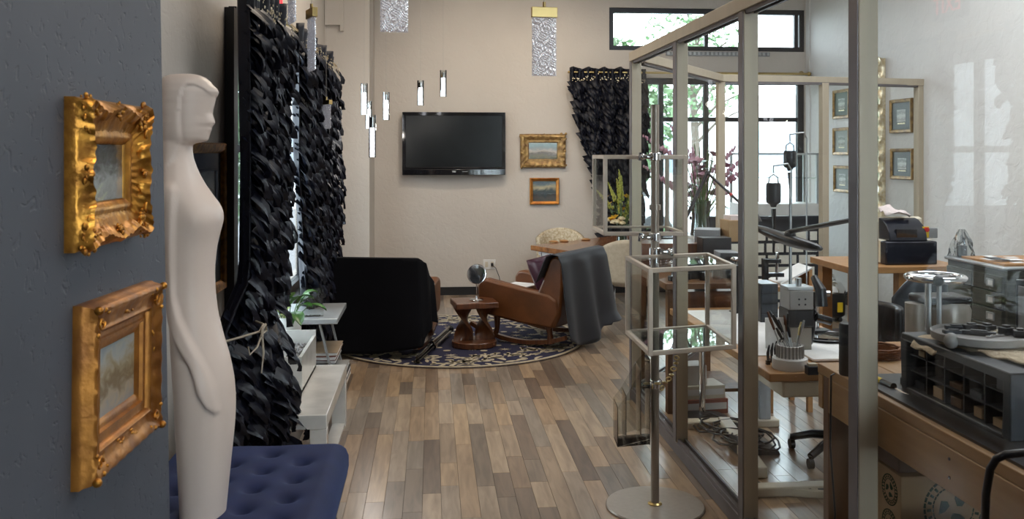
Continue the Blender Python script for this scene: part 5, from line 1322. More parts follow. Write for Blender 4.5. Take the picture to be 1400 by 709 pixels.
MB().ball(tc + Vector((-.118, -.055, .014)), .019, 12, 8, (1.1, 1, 1.2)).obj('knob', 'grey_plastic', tt, True)
rr = random.Random(12)
for i, (u, v, w_, d_, h_k, mt2) in enumerate([(.02, .07, .05, .02, .018, 'black'), (.055, .045, .04, .03, .02, 'black'), (.085, .0, .035, .03, .022, 'black'), (.10, -.04, .035, .03, .02, 'black'), (.0, .0, .09, .018, .012, 'dark_metal'), (-.06, .03, .06, .02, .010, 'dark_metal'), (-.02, .085, .06, .02, .012, 'dark_metal'), (.03, -.03, .07, .008, .006, 'chrome'), (.06, .08, .05, .04, .008, 'cream_plastic'), (.08, .03, .05, .03, .006, 'cream_plastic')]):
    a_ = rr.uniform(-.6, .6); T_ = Matrix.Translation(tc + Vector((u, v, .017))) @ Matrix.Rotation(a_, 4, 'Z')
    q = tag(MB().box(-w_ / 2, w_ / 2, -d_ / 2, d_ / 2, 0, h_k).box(-w_ / 4, w_ / 4, -d_ / 3, d_ / 3, h_k, h_k * 1.3).apply(T_).obj('tool_part', mt2, None, bevel=.002),
        ['black block part, first at the back of the round grey tray', 'black clamp part, second from the back of the round tray', 'black lug part, third along the right edge of the tray', 'black block part nearest the right rim of the tray', 'long dark bar across the centre of the round tray', 'dark bar at the left of the round grey tray', 'short dark bar at the far rim of the tray', 'thin chrome rod lying in the middle of the tray', 'cream plastic slip between the black parts on the tray', 'cream plastic slip beside the third black part'][i], 'tool part')
# bench press with chrome handwheel
pr = thing('bench_press', 'bench press with a chrome handwheel on two posts at the end of the steel box', 'press', (1.60, 2.69, sz1))
hw = at(1279, 379, 2.85); hz = hw.z; hc = Vector((hw.x, hw.y, hz)); b_z = WZ
pr.location = (hc.x, hc.y, WZ)
MB().tube([hc + Vector((cos(k * pi / 18) * .082, sin(k * pi / 18) * .082, 0)) for k in range(37)], .0105, 12, cap=False).obj('handwheel', 'chrome', pr, True, smooth=80)
for k in range(3): MB().tube([hc, hc + Vector((cos(k * 2.09 + .4) * .08, sin(k * 2.09 + .4) * .08, 0))], .006, 8).obj('spoke', 'chrome', pr, True)
MB().ball(hc + Vector((-.035, -.075, .0)), .017, 14, 10).obj('knob', 'black', pr, True)
for dx, dy in ((-.033, -.02), (.012, .0)): MB().cyl((hc.x + dx, hc.y + dy, WZ + .03), (hc.x + dx, hc.y + dy, hz), .0075, 14).obj('post', 'silver', pr, True)
MB().cyl((hc.x - .01, hc.y + .03, WZ + .03), (hc.x - .01, hc.y + .03, hz - .02), .008, 14).obj('spindle', 'chrome', pr, True)
MB().box(hc.x - .08, hc.x + .06, hc.y - .04, hc.y + .07, WZ, WZ + .03).obj('base', 'dark_metal', pr, True, bevel=.004)
# speaker, screwdriver, cable, hose
sc_ = at(1156, 508, 3.08)
sp = thing('cylinder_speaker', 'matt black cylindrical speaker standing at the corner of the pine workbench', 'speaker', (sc_.x, sc_.y - .02, WZ))
MB().lathe([(.028, 0), (.030, .006), (.030, .168), (.027, .174), (0, .172)], (sc_.x, sc_.y - .02, WZ), 28).obj('body', 'black', sp, True)
sd_ = thing('screwdriver', 'yellow and black screwdriver lying near the edge of the pine workbench', 'screwdriver', (1.44, 2.72, WZ))
MB().cyl((1.435, 2.90, WZ + .012), (1.445, 2.80, WZ + .012), .011, 10).obj('handle', 'yellow', sd_, True)
MB().cyl((1.445, 2.80, WZ + .012), (1.45, 2.74, WZ + .012), .012, 10).obj('grip', 'black', sd_, True); MB().cyl((1.45, 2.74, WZ + .01), (1.46, 2.64, WZ + .004), .003, 6).obj('shaft', 'chrome', sd_, True)
cb = MB().tube([(sc_.x, sc_.y - .05, WZ + .006), (1.42, 3.02, WZ + .006), (1.355, 2.98, WZ - .01), (1.352, 2.98, .6), (1.36, 2.96, .38), (1.345, 2.95, .2), (1.37, 2.93, .008), (1.42, 2.8, .006)], .0035, 7).obj('cable', 'black', None, smooth=60)
tag(cb, 'thin black cable running from the black speaker down the bench post', 'cable')
h0, h1, h2, h3, h4 = at(1405, 618, 2.0), at(1375, 621, 2.02), at(1354, 640, 2.04), at(1348, 675, 2.06), at(1345, 760, 2.1)
tag(MB().tube([h0 + Vector((.12, .0, -.01)), h0, h1, h1.lerp(h2, .5) + Vector((-.004, 0, .006)), h2, h3, h4], .009, 12).obj('hose', 'black', None, smooth=80), 'thick black hose curving over the near edge of the pine workbench', 'hose')
twr = thing('computer_tower', 'tall black computer tower between the pine bench post and the birch desk', 'computer', (1.62, 3.38, 0))
ta0 = ony(1161, 600, 3.46).x; ta1 = ta0 + .12
B(ta0, ta1, 3.22, 3.46, .0, .62).obj('case', 'black', twr, True, bevel=.006); B(ta0 + .015, ta1 - .015, 3.212, 3.22, .36, .58).obj('front_panel', 'black_gloss', twr, True)
# cardboard boxes under the bench
cbx = thing('cardboard_box', 'big cardboard box with round green emblems under the pine workbench', 'box', (1.66, 2.9, 0))
c0, c1_, d0, d1 = 1.49, 1.86, 2.77, 3.03
B(c0, c1_, d0, d1, 0, .566).obj('carton', 'card', cbx, True, bevel=.003)
B(c0 + .02, c1_ - .005, d0 - .003, d0 + .001, .40, .408).obj('tape_seam', 'card_dark', cbx, True)
def emblem(cx, cz, R_, plane, parent):
    def pt(a, r): return (cos(a) * r, sin(a) * r)
    m = MB()
    for (ra, rb) in ((R_ * .93, R_), (R_ * .66, R_ * .70)):
        for k in range(32):
            a, b = 2 * pi * k / 32, 2 * pi * (k + .8) / 32
            m.prism([pt(a, ra), pt(b, ra), pt(b, rb), pt(a, rb)], 'z', 0, .0015)
    for k in range(22):
        a = 2 * pi * k / 22; m.prism([pt(a, R_ * .75), pt(a + .10, R_ * .75), pt(a + .10, R_ * .88), pt(a, R_ * .88)], 'z', 0, .0015)
    for k in range(3):
        a = k * 2.09 + .5; m.prism([pt(a, R_ * .15), pt(a + .9, R_ * .3), pt(a + .9, R_ * .52), pt(a, R_ * .48), pt(a - .3, R_ * .3)], 'z', 0, .0015)
    m.apply(plane @ Matrix.Translation((cx, cz, 0))).obj('emblem', 'green_print', parent, True, smooth=0)
PLn = Matrix(((0, 0, -1, c0), (-1, 0, 0, 0), (0, 1, 0, 0), (0, 0, 0, 1)))      # on the side that faces -x
PLf = Matrix(((1, 0, 0, 0), (0, 0, -1, d0), (0, 1, 0, 0), (0, 0, 0, 1)))
emblem(1.665, .46, .10, PLf, cbx); emblem(-2.84, .50, .05, PLn, cbx); emblem(-2.84, .385, .05, PLn, cbx)
fl_ = thing('cardboard_sheet', 'dark brown folded cardboard lying on the emblem box under the bench', 'cardboard', (1.65, 2.9, .567))
MB().prism([(1.50, .568), (1.84, .568), (1.50, .685)], 'y', 2.80, 3.0).obj('sheet', 'card_dark', fl_, True, smooth=0)
cx_, cy_ = 1.60, 2.45
crt = thing('wire_crate', 'low dark crate of coiled black cable under the front of the pine workbench', 'crate', (cx_, cy_, 0)); B(cx_ - .14, cx_ + .2, cy_ - .14, cy_ + .16, 0, .40).obj('crate', 'card_dark', crt, True)
rr = random.Random(71)
for k in range(4):
    pts = [(cx_ + .03 + cos(i * .5 + k) * (.07 + .02 * k + .01 * rr.random()), cy_ + sin(i * .5 + k) * (.07 + .015 * k), .415 + .018 * k + .012 * sin(i * 1.3 + k)) for i in range(30)]
    tag(MB().tube(pts, .009, 8).obj('cable_coil', 'black', None, smooth=80), ['lowest', 'second lowest', 'second highest', 'topmost'][k] + ' black cable coil on the dark crate under the workbench', 'cable', 'cable coils on the crate')

# standing desk with wooden top and white feet
DX0, DX1, DY0, DY1, DZ = 1.40, 2.06, 3.66, 5.25, .68
dk = thing('standing_desk', 'birch-topped jeweller desk with white drawer front and flat feet', 'desk', ((DX0 + DX1) / 2, 4.5, 0))
B(DX0, DX1, DY0, DY1, DZ - .035, DZ).obj('desk_top', 'oak', dk, True, bevel=.004)
B(DX0 + .06, DX1 - .06, DY0 + .01, DY0 + .4, DZ - .105, DZ - .036).obj('drawer', 'cream_plastic', dk, True, bevel=.008)
for y in (4.12, 5.16):
    B(1.47, 2.02, y - .04, y + .04, .0, .045).obj('foot', 'cream_plastic', dk, True, bevel=.008)
    B(1.90, 1.97, y - .03, y + .03, .045, DZ - .036).obj('column', 'silver', dk, True, bevel=.004)
pd = thing('desk_mat', 'white paper sheets covering the birch desk top', 'paper', (1.8, 4.4, DZ)); B(1.46, 2.02, 3.98, 5.15, DZ, DZ + .004).obj('sheet', 'paper', pd, True)
# tool caddy
tcp = onz(1080, 503, DZ); tcd = thing('tool_caddy', 'round white tool caddy full of pliers and gravers on the birch desk', 'tool holder', (tcp.x, tcp.y, DZ))
MB().lathe([(.072, 0), (.075, .008), (.073, .045), (.055, .05), (.055, .052), (.052, .098), (.048, .1), (.048, .052), (0, .05)], (tcp.x, tcp.y, DZ), 30).obj('holder', 'white', tcd, True, smooth=50)
rr = random.Random(17)
for i in range(22):
    a_ = 2 * pi * i / 22; MB().cyl((tcp.x + cos(a_) * .055, tcp.y + sin(a_) * .055, DZ + .045), (tcp.x + cos(a_) * .055, tcp.y + sin(a_) * .055, DZ + .10), .004, 6).obj('sleeve', 'grey_plastic', tcd, True)
TLb = ['wooden-handled graver', 'steel-tipped burnisher', 'black-handled pliers', 'long thin needle file', 'brown-handled setting tool', 'dark round file', 'slim steel tweezers', 'black graver', 'copper-coloured scriber', 'thick black punch']
POS = ['leaning left at the front of the white caddy', 'upright at the front of the white caddy', 'tilting far left out of the white caddy', 'tilting left in the middle of the white caddy', 'upright in the middle of the white caddy', 'at the back of the white caddy', 'leaning right out of the white caddy', 'leaning back out of the white caddy', 'near the left rim of the white caddy', 'near the right rim of the white caddy']
for i in range(10):
    a_ = rr.uniform(0, 6.28); r = rr.uniform(.005, .035); x = tcp.x + cos(a_) * r; y = tcp.y + sin(a_) * r; Lh = rr.uniform(.10, .17); lx = rr.uniform(-.6, .25); ly = rr.uniform(-.2, .3)
    top = Vector((x + lx * Lh, y + ly * Lh, DZ + .07 + Lh))
    g_ = thing('hand_tool', TLb[i] + ' ' + POS[i], 'tool', (x, y, DZ + .06))
    MB().cyl((x, y, DZ + .055), Vector((x, y, DZ + .06)).lerp(top, .6), .003, 7).obj('shaft', 'silver', g_, True)
    MB().tube([Vector((x, y, DZ + .06)).lerp(top, .58), Vector((x, y, DZ + .06)).lerp(top, .8), top], [.005, .007, .004], 8).obj('handle', ['walnut', 'black', 'black', 'dark_metal', 'walnut', 'black', 'silver', 'black', 'brass', 'black'][i], g_, True)
bxp = onz(1110, 511, DZ); q = thing('block_tool', 'small dark grey block with yellow top beside the white tool caddy', 'tool', (bxp.x, bxp.y, DZ))
B(bxp.x - .024, bxp.x + .024, bxp.y - .02, bxp.y + .02, DZ, DZ + .035).obj('body', 'dark_metal', q, True, bevel=.002); B(bxp.x - .016, bxp.x + .018, bxp.y - .014, bxp.y + .014, DZ + .035, DZ + .045).obj('lid', 'cream_plastic', q, True)
# upright bench machine (grey cap, black middle, beige base)
um = onz(1089, 476, DZ); mc = thing('bench_machine', 'upright bench machine with grey drilled cap, black waist and beige base', 'machine', (um.x, um.y, DZ))
zt2 = DZ + .30; w2 = .062
B(um.x - w2 + .008, um.x + w2 - .008, um.y - .05, um.y + .06, DZ, DZ + .11).obj('base', 'beige_metal', mc, True, bevel=.006)
B(um.x - w2, um.x + w2, um.y - .055, um.y + .065, DZ + .11, DZ + .19).obj('middle', 'black', mc, True, bevel=.004)
B(um.x - w2 + .004, um.x + w2 - .004, um.y - .058, um.y + .06, DZ + .19, zt2 - .02).obj('cap', 'grey_plastic', mc, True, bevel=.004)
for ix in (-.012, .018):
    for iz in (.215, .24): MB().cyl((um.x + ix, um.y - .060, DZ + iz), (um.x + ix, um.y - .056, DZ + iz), .0045, 8).obj('hole', 'black', mc, True)
B(um.x - w2, um.x + w2, um.y - .05, um.y + .05, zt2 - .02, zt2 - .005).obj('lid', 'silver', mc, True, bevel=.003)
MB().cyl((um.x + .01, um.y, zt2 - .005), (um.x + .01, um.y, zt2 + .03), .014, 12).obj('knob', 'silver', mc, True)
MB().tube([(um.x + w2 + .004, um.y, DZ + .02), (um.x + w2 + .02, um.y, DZ + .1), (um.x + w2 + .02, um.y, DZ + .19), (um.x + w2 + .04, um.y - .02, DZ + .15)], .010, 10).obj('hose', 'black', mc, True)
MB().cyl((um.x + w2 + .02, um.y - .03, DZ + .15), (um.x + w2 + .09, um.y - .03, DZ + .13), .02, 12).obj('motor', 'black_gloss', mc, True)
# more small things on the desk
def small(name, label, cat, px, py, z, parts):
    c = onz(px, py, z); t = thing(name, label, cat, (c.x, c.y, z))
    for nm, mt2, geo in parts: geo(MB(), c).obj(nm, mt2, t, True, bevel=.002 if nm != 'cable' else 0)
    return t
small('magnifier', 'black microscope tube standing behind the beige machine', 'microscope', 1120, 455, DZ, [
    ('base', 'black', lambda m, c: m.box(c.x - .05, c.x + .05, c.y - .04, c.y + .04, DZ, DZ + .02)),
    ('column', 'chrome', lambda m, c: m.cyl((c.x, c.y + .02, DZ + .02), (c.x, c.y + .02, DZ + .26), .009)),
    ('eyepiece', 'black', lambda m, c: m.tube([(c.x, c.y - .03, DZ + .14), (c.x, c.y - .02, DZ + .22), (c.x - .01, c.y + .04, DZ + .28)], [.03, .028, .018], 12)),
    ('focus_knob', 'chrome', lambda m, c: m.cyl((c.x + .02, c.y, DZ + .2), (c.x + .055, c.y, DZ + .2), .016))])
small('oval_tray', 'black oval tray on the white sheets near the black speaker', 'tray', 1128, 462, DZ + .005, [('tray', 'black_gloss', lambda m, c: m.lathe([(0, 0), (.12, 0), (.135, .012), (.13, .014), (.11, .006), (0, .006)], (c.x, c.y, DZ + .005), 30))])
small('notepad', 'white ruled notepad on the birch desk between caddy and speaker', 'notepad', 1130, 487, DZ + .005, [('pages', 'white', lambda m, c: m.box(c.x - .1, c.x + .06, c.y - .09, c.y + .09, DZ + .005, DZ + .016))])
# ring clamps and pliers row left of the caddy
for i in range(5):
    c = onz(1050 + i * 5, 498 - i * 3, DZ)
    t = thing('graver', ['first', 'second', 'third', 'fourth', 'fifth'][i] + ' of five dark gravers standing in a row left of the white caddy', 'tool', (c.x, c.y, DZ))
    B(c.x - .008, c.x + .008, c.y - .008, c.y + .008, DZ, DZ + .018).obj('base', 'black', t, True)
    MB().tube([(c.x, c.y, DZ + .016), (c.x, c.y, DZ + .05), (c.x + .006, c.y, DZ + .085)], [.005, .0075, .003], 8).obj('shaft', 'dark_metal', t, True)
# white panel standing in for window reflection on the desk, left
tb0 = onz(1058, 500, DZ); tbz = thing('glare_panel', 'white panel imitating window glare, standing on the birch desk behind the tool caddy', 'screen', (tb0.x, tb0.y + .3, DZ))
sx0, sx1 = at(1046, 440, 4.25).x, at(1073, 440, 4.25).x; zz = at(1060, 434, 4.25).z
B(sx0, sx1, 4.12, 4.13, DZ + .004, zz).obj('panel', 'paper', tbz, True); B(sx0 + .02, sx1 - .02, 4.13, 4.18, DZ + .004, DZ + .012).obj('foot', 'silver', tbz, True)

M['leather_dark'] = mat('dark_bench_leather', (.03, .02, .014), .6)
# second desk row: brown jeweller's bench with clutter
EX0, EX1, EY0, EY1, EZ = 1.46, 2.5, 5.75, 6.75, .78
EX0, EX1, EY0, EY1, EZ = 1.42, 1.98, 5.42, 6.35, .80
jb = thing('jeweller_bench', 'brown wooden jeweller bench with raised back near the glass corner', 'workbench', ((EX0 + EX1) / 2, 6, 0))
B(EX0, EX1, EY0, EY1 - .3, EZ - .04, EZ).obj('bench_top', 'pine_z', jb, True, bevel=.004)
for x in (EX0 + .02, EX1 - .08):
    for y in (EY0 + .02, EY1 - .10): B(x, x + .06, y, y + .06, 0, EZ - .04).obj('leg', 'pine_z', jb, True)
B(EX0 + .08, EX1 - .08, EY0 + .01, EY0 + .03, EZ - .19, EZ - .05).obj('drawer', 'walnut', jb, True, bevel=.004)
B(EX0 + .08, EX1 - .08, EY0 + .0, EY0 + .01, EZ - .05, EZ - .035).obj('tray_rail', 'chrome', jb, True)
B(EX0, EX1, EY1 - .3, EY1, EZ - .04, EZ + .18).obj('riser', 'walnut', jb, True, bevel=.004)
B(EX0 + .05, EX1 - .05, EY0 + .05, EY0 + .5, .12, .14).obj('shelf', 'pine_z', jb, True)
ZR = EZ + .18
MB().grid(lambda u, v: (EX0 + .06 + (EX1 - EX0 - .12) * u, EY0 + .04 + .10 * v, EZ - .20 - .22 * sin(pi * u) * (.6 + .4 * v)), 14, 5).obj('catch_apron', 'leather_dark', jb, True, smooth=80, solid=.004)
def bx_thing(name, label, cat, px0, px1, ytop, y, z, dep, mt2, rot=0, extra=None):
    a, b = ony(px0, ytop, y), ony(px1, ytop, y); c = (a + b) / 2; w_ = b.x - a.x
    t = thing(name, label, cat, (c.x, y + dep / 2, z), rot)
    MB().box(-w_ / 2, w_ / 2, -dep / 2, dep / 2, 0, a.z - z).obj('body', mt2, t, bevel=.004)
    if extra: extra(t, w_, a.z - z, dep)
    return t
bx_thing('cardboard_box', 'small open brown carton on the raised back of the jeweller bench', 'box', 995, 1022, 301, 6.12, ZR, .16, 'card', .1,
         lambda t, w_, h, d: MB().box(-w_ / 2 + .02, w_ / 2 - .02, -d / 2 + .02, d / 2 - .02, h, h + .03).obj('tissue', 'tissue', t))
t = bx_thing('binder', 'dark grey binder lying aslant on the raised bench back', 'binder', 957, 990, 314, 6.10, ZR, .2, 'grey_metal', -.35)
bx_thing('binder', 'black box file under the dark grey binder at the bench back', 'box file', 960, 1000, 325, 5.9, EZ, .12, 'black', .05)
bx_thing('component_organiser', 'grey parts drawer block on the right of the jeweller bench', 'drawers', 985, 1012, 345, 5.62, EZ, .16, 'grey_metal', -.1,
         lambda t, w_, h, d: [MB().box(-w_ / 2 + .008, w_ / 2 - .008, -d / 2 - .006, -d / 2, h * k / 3 + .006, h * (k + 1) / 3 - .004).obj('drawer', 'black', t) for k in range(3)])
bx_thing('tool_box', 'open dark tool box on the left of the jeweller bench', 'tool box', 935, 962, 352, 5.6, EZ, .2, 'dark_metal', .15,
         lambda t, w_, h, d: MB().box(-w_ / 2, w_ / 2, -d / 2, -d / 2 + .02, h, h + .012).obj('rim', 'chrome', t))
# flexible hose and torch lines on that bench
for i in range(5):
    c = Vector((1.50 + .10 * i, 5.55 + .05 * (i % 2), EZ)); t = thing('hand_piece', ['bench pin with chrome screw, first from the glass on the jeweller bench', 'chrome ring clamp, second from the glass on the jeweller bench', 'small brass anvil, third from the glass on the jeweller bench', 'chrome vise, fourth from the glass on the jeweller bench', 'chrome stand, last in the row on the jeweller bench'][i], 'tool', tuple(c))
    MB().cyl(c, c + Vector((0, 0, .03 + .01 * i)), .03, 14).obj('base', 'dark_metal' if i % 2 else 'black', t, True)
    MB().cyl(c + Vector((0, 0, .03)), c + Vector((.0, 0, .10 + .02 * (i % 3))), .010, 10).obj('stem', 'chrome', t, True)
    MB().ball(c + Vector((0, 0, .11 + .02 * (i % 3))), .022, 10, 8, (1.5, 1, .7)).obj('jaw', 'chrome' if i != 2 else 'brass', t, True)
bx_thing('tool_chest', 'black tool chest on the birch desk left of the grey bench machine', 'tool chest', 1040, 1064, 388, 4.75, DZ, .16, 'black', 0,
         lambda t, w_, h, d: [MB().box(-w_ / 2 + .006, w_ / 2 - .006, -d / 2 - .006, -d / 2, h * k / 4 + .006, h * (k + 1) / 4 - .004).obj('drawer', 'dark_metal', t) for k in range(4)])
bx_thing('flat_monitor', 'black monitor turned away on the far end of the birch desk', 'monitor', 1000, 1034, 362, 5.05, DZ, .03, 'black', .5,
         lambda t, w_, h, d: MB().box(-.05, .05, -.06, .06, 0, .01).obj('foot', 'black', t))
stl = thing('work_stool', 'black round work stool between birch desk and jeweller bench', 'stool', (1.62, 5.33, 0))
MB().lathe([(0, .50), (.13, .50), (.15, .52), (.14, .56), (0, .565)], (1.62, 5.33, 0), 24).obj('seat', 'black', stl, True, smooth=60)
MB().cyl((1.62, 5.33, .03), (1.62, 5.33, .5), .02, 12).obj('column', 'chrome', stl, True); MB().lathe([(.15, 0), (.15, .015), (.03, .035), (0, .035)], (1.62, 5.33, 0), 24).obj('base', 'black', stl, True)
# elbow lamps
def arm_lamp(label, pts, d, base_z, head=True):
    P = [at(x, y, dd) for x, y, dd in pts]; t = thing('arm_lamp', label, 'lamp', (P[0].x, P[0].y, base_z))
    n_ = Vector((.012, .02, 0))
    MB().tube([P[0] - n_, P[1] - n_], .006, 8).obj('lower_arm', 'dark_metal', t, True); MB().tube([P[0] + n_, P[1] + n_], .006, 8).obj('lower_arm', 'dark_metal', t, True)
    MB().ball(P[1], .018, 10, 8).obj('elbow', 'black', t, True)
    MB().tube([P[1], P[2]], .0085, 8).obj('upper_arm', 'black', t, True)
    mid = P[1].lerp(P[2], .62); MB().tube([mid, P[1].lerp(P[2], .67)], .0105, 8).obj('red_band', 'red', t, True)
    MB().cyl((P[0].x, P[0].y, base_z), (P[0].x, P[0].y, P[0].z), .014, 12).obj('column', 'black', t, True); MB().cyl((P[0].x, P[0].y, base_z), (P[0].x, P[0].y, base_z + .02), .05, 16).obj('base', 'black', t, True)
    hd = P[2]; MB().lathe([(.02, .04), (.035, .02), (.07, -.05), (.066, -.05), (.03, .01), (.0, .03)], tuple(hd + Vector((.03, 0, -.03))), 20).obj('shade', 'black', t, True, smooth=50)
arm_lamp('black balanced-arm lamp with a red band, elbow raised before the tall window', [(930, 315, 5.62), (967, 236, 5.8), (1019, 284, 5.5)], 5.6, EZ)
# hanging flexible-shaft motors
def flex_motor(label, px, pt, pb, w_px, d, mt2, zend):
    a, b = at(px, pt, d), at(px, pb, d); r = w_px * d / FPX / 2
    t = thing('flex_shaft_motor', label, 'motor', (a.x, a.y, b.z))
    H = a.z - b.z
    MB().lathe([(r * .35, -.022), (r * .5, -.008), (r * .9, 0), (r, .008), (r, H - .012), (r * .9, H), (0, H)], (a.x, a.y, b.z), 20).obj('motor', mt2, t, True, smooth=50)
    MB().tube([(a.x - r * .7, a.y, a.z - .01), (a.x - r * .6, a.y, a.z + .03), (a.x, a.y, a.z + .045), (a.x + r * .6, a.y, a.z + .03), (a.x + r * .7, a.y, a.z - .01)], .004, 7).obj('bail', 'silver', t, True)
    MB().tube([(a.x, a.y, b.z - .03), (a.x + .004, a.y, b.z - .12), (a.x, a.y, zend)], [.014, .009, .007], 8).obj('flexible_shaft', 'black', t, True)
    st = thing('motor_hanger', label.replace('motor', 'motor hanger rod').replace('hanging ', 'holding the '), 'hanger', (a.x + .09, a.y + .02, DZ))
    MB().tube([(a.x + .12, a.y + .06, DZ), (a.x + .12, a.y + .06, a.z + .07), (a.x + .09, a.y + .03, a.z + .10), (a.x, a.y, a.z + .09), (a.x, a.y, a.z + .05)], .0045, 8).obj('rod', 'silver', st, True)
    MB().cyl((a.x + .12, a.y + .06, DZ), (a.x + .12, a.y + .06, DZ + .03), .03, 14).obj('base', 'black', st, True)
flex_motor('grey cylindrical flexible-shaft motor hanging lower, beside the aluminium post', 1057.5, 250, 277, 20, 4.75, 'dark_metal', at(1058, 345, 4.75).z)
flex_motor('black flexible-shaft motor hanging higher, in front of the bright window', 1080, 206, 228, 17, 4.95, 'black', at(1084, 420, 4.95).z)
# long black boom lamp
bl = thing('boom_lamp', 'long flat black work lamp on a boom arm above the birch desk', 'lamp', tuple(at(1100, 330, 4.4)))
L0, L1 = at(1036, 312, 4.55), at(1126, 340, 4.2); 
dd_ = (L1 - L0); 
def lampf(u, v):
    a_ = 2 * pi * u; wz = .030 * sin(pi * min(1, v * .93 + .07)) ** .4; wy = .07 * sin(pi * min(1, v * .93 + .07)) ** .4
    return L0 + dd_ * v + Vector((.25 * wy * cos(a_), wy * cos(a_), wz * sin(a_) - (.01 * sin(pi * v))))
MB().grid(lampf, 20, 24, wrap=True)  .obj('lamp_head', 'black', bl, True, smooth=80)
E0, E1, E2 = at(1078, 330, 4.36), at(1080, 322, 4.36), at(1186, 296, 3.48)
MB().tube([E0, E1 + Vector((0, 0, .02)), E2], [.02, .012, .010], 10).obj('boom_arm', 'black', bl, True); MB().ball(E1, .03, 12, 8).obj('joint', 'black', bl, True)
MB().tube([E2, E2 + Vector((.03, 0, -.02)), Vector((E2.x + .03, E2.y, .0))], .012, 10).obj('column', 'black', bl, True)
MB().cyl((E2.x + .03, E2.y, 0), (E2.x + .03, E2.y, .02), .12, 24).obj('base', 'black', bl, True)
# clutter between (paper, wooden tray, clamps) on a side stand
S0 = at(1070, 372, 5.7); sst = thing('side_stand', 'low wooden stand between the desks carrying a white display ramp', 'stand', (S0.x, S0.y, 0))
zs2 = at(1070, 387, 5.7).z
B(S0.x - .17, S0.x + .16, S0.y - .15, S0.y + .2, zs2 - .03, zs2).obj('stand_top', 'oak', sst, True, bevel=.003)
for x in (-.14, .11):
    for y in (-.13, .15): B(S0.x + x, S0.x + x + .03, S0.y + y, S0.y + y + .03, 0, zs2 - .03).obj('leg', 'oak', sst, True)
rm = thing('display_ramp', 'white sloping display ramp on the low wooden stand', 'display', (S0.x, S0.y, zs2))
MB().prism([(S0.x - .05, zs2), (S0.x + .15, zs2 + .10), (S0.x + .15, zs2 + .112), (S0.x - .05, zs2 + .012)], 'y', S0.y - .1, S0.y + .12).obj('ramp', 'paper', rm, True)
B(S0.x + .13, S0.x + .15, S0.y - .1, S0.y + .12, zs2, zs2 + .1).obj('support', 'oak', rm, True)
cl = thing('bench_clamp', 'black bench clamp with chrome screw beside the white display ramp', 'clamp', (S0.x - .1, S0.y, zs2))
MB().box(S0.x - .15, S0.x - .02, S0.y - .08, S0.y - .04, zs2 + .05, zs2 + .075).box(S0.x - .15, S0.x - .12, S0.y - .08, S0.y - .04, zs2, zs2 + .16).box(S0.x - .15, S0.x - .04, S0.y - .08, S0.y - .04, zs2 + .135, zs2 + .16).obj('jaw', 'black', cl, True, bevel=.003)
MB().cyl((S0.x - .06, S0.y - .06, zs2 + .03), (S0.x - .06, S0.y - .06, zs2 + .2), .008).obj('screw', 'chrome', cl, True)
# shop vacuum on the floor in the distance
vc_ = onz(1142, 441, 0); vcm = thing('workshop_vacuum', 'black drum vacuum with chrome handle and yellow stickers on the far floor', 'vacuum cleaner', (vc_.x, vc_.y + .15, 0))
VC = (vc_.x, vc_.y + .15, 0)
MB().lathe([(.13, .04), (.15, .06), (.155, .26), (.14, .28), (0, .28)], VC, 26).obj('drum', 'black', vcm, True)
MB().lathe([(.155, .27), (.16, .30), (.12, .36), (.05, .385), (0, .385)], VC, 26).obj('lid', 'chrome', vcm, True, smooth=60)
MB().tube([(VC[0] - .07, VC[1], .37), (VC[0] - .05, VC[1], .42), (VC[0] + .05, VC[1], .42), (VC[0] + .07, VC[1], .37)], .012, 8).obj('handle', 'chrome', vcm, True)
for dx in (-.02, .0): pass
B(VC[0] + .02, VC[0] + .07, VC[1] - .158, VC[1] - .150, .10, .19).obj('sticker', 'yellow', vcm, True)
for k in range(4): a_ = k * pi / 2 + .5; MB().ball((VC[0] + cos(a_) * .13, VC[1] + sin(a_) * .13, .025), .025, 8, 6).obj('caster', 'black', vcm, True)
MB().tube([(VC[0] + .15, VC[1], .24), (VC[0] + .24, VC[1] - .05, .28), (VC[0] + .30, VC[1] - .05, .15), (VC[0] + .26, VC[1] - .1, .03), (VC[0] + .12, VC[1] - .3, .025)], .018, 10).obj('hose', 'black', vcm, True)
pwb = thing('power_unit', 'small black power unit with yellow label beside the drum vacuum', 'power supply', (VC[0] + .38, VC[1] + .1, 0))
B(VC[0] + .32, VC[0] + .46, VC[1] + .05, VC[1] + .2, 0, .22).obj('body', 'black', pwb, True, bevel=.006); B(VC[0] + .34, VC[0] + .39, VC[1] + .044, VC[1] + .05, .12, .18).obj('label', 'yellow', pwb, True)
# office chair behind the pine bench
oc = onz(1152, 626, 0); otip = onz(1091, 646, 0); oa = math.atan2(otip.y - oc.y, otip.x - oc.x); och = thing('office_chair', 'black office chair on a five-star base behind the bench post', 'chair', (oc.x, oc.y, 0))
for k in range(5):
    a_ = k * 2 * pi / 5 + oa; e = Vector((oc.x + cos(a_) * .27, oc.y + sin(a_) * .27, 0))
    lg = MB().tube([(oc.x, oc.y, .12), (oc.x + cos(a_) * .16, oc.y + sin(a_) * .16, .10), (e.x, e.y, .062)], [.026, .022, .018], 10).obj('leg', 'black', och, True)
    MB().cyl((e.x - .012, e.y, .026), (e.x + .012, e.y, .026), .026, 14).cyl((e.x, e.y, .03), (e.x, e.y, .065), .01, 8).obj('caster', 'black', lg, True)
MB().cyl((oc.x, oc.y, .1), (oc.x, oc.y, .42), .025, 14).obj('gas_lift', 'dark_metal', och, True)
MB().lathe([(0, .40), (.2, .41), (.235, .43), (.23, .465), (.18, .48), (0, .475)], (oc.x, oc.y, 0), 30).obj('seat', 'black', och, True, smooth=60)
def obk(u, v): a_ = (u - .5) * 1.5 + 1.6; return (oc.x + .04 + sin(a_) * .24, oc.y - cos(a_) * .24, .50 + v * .30)
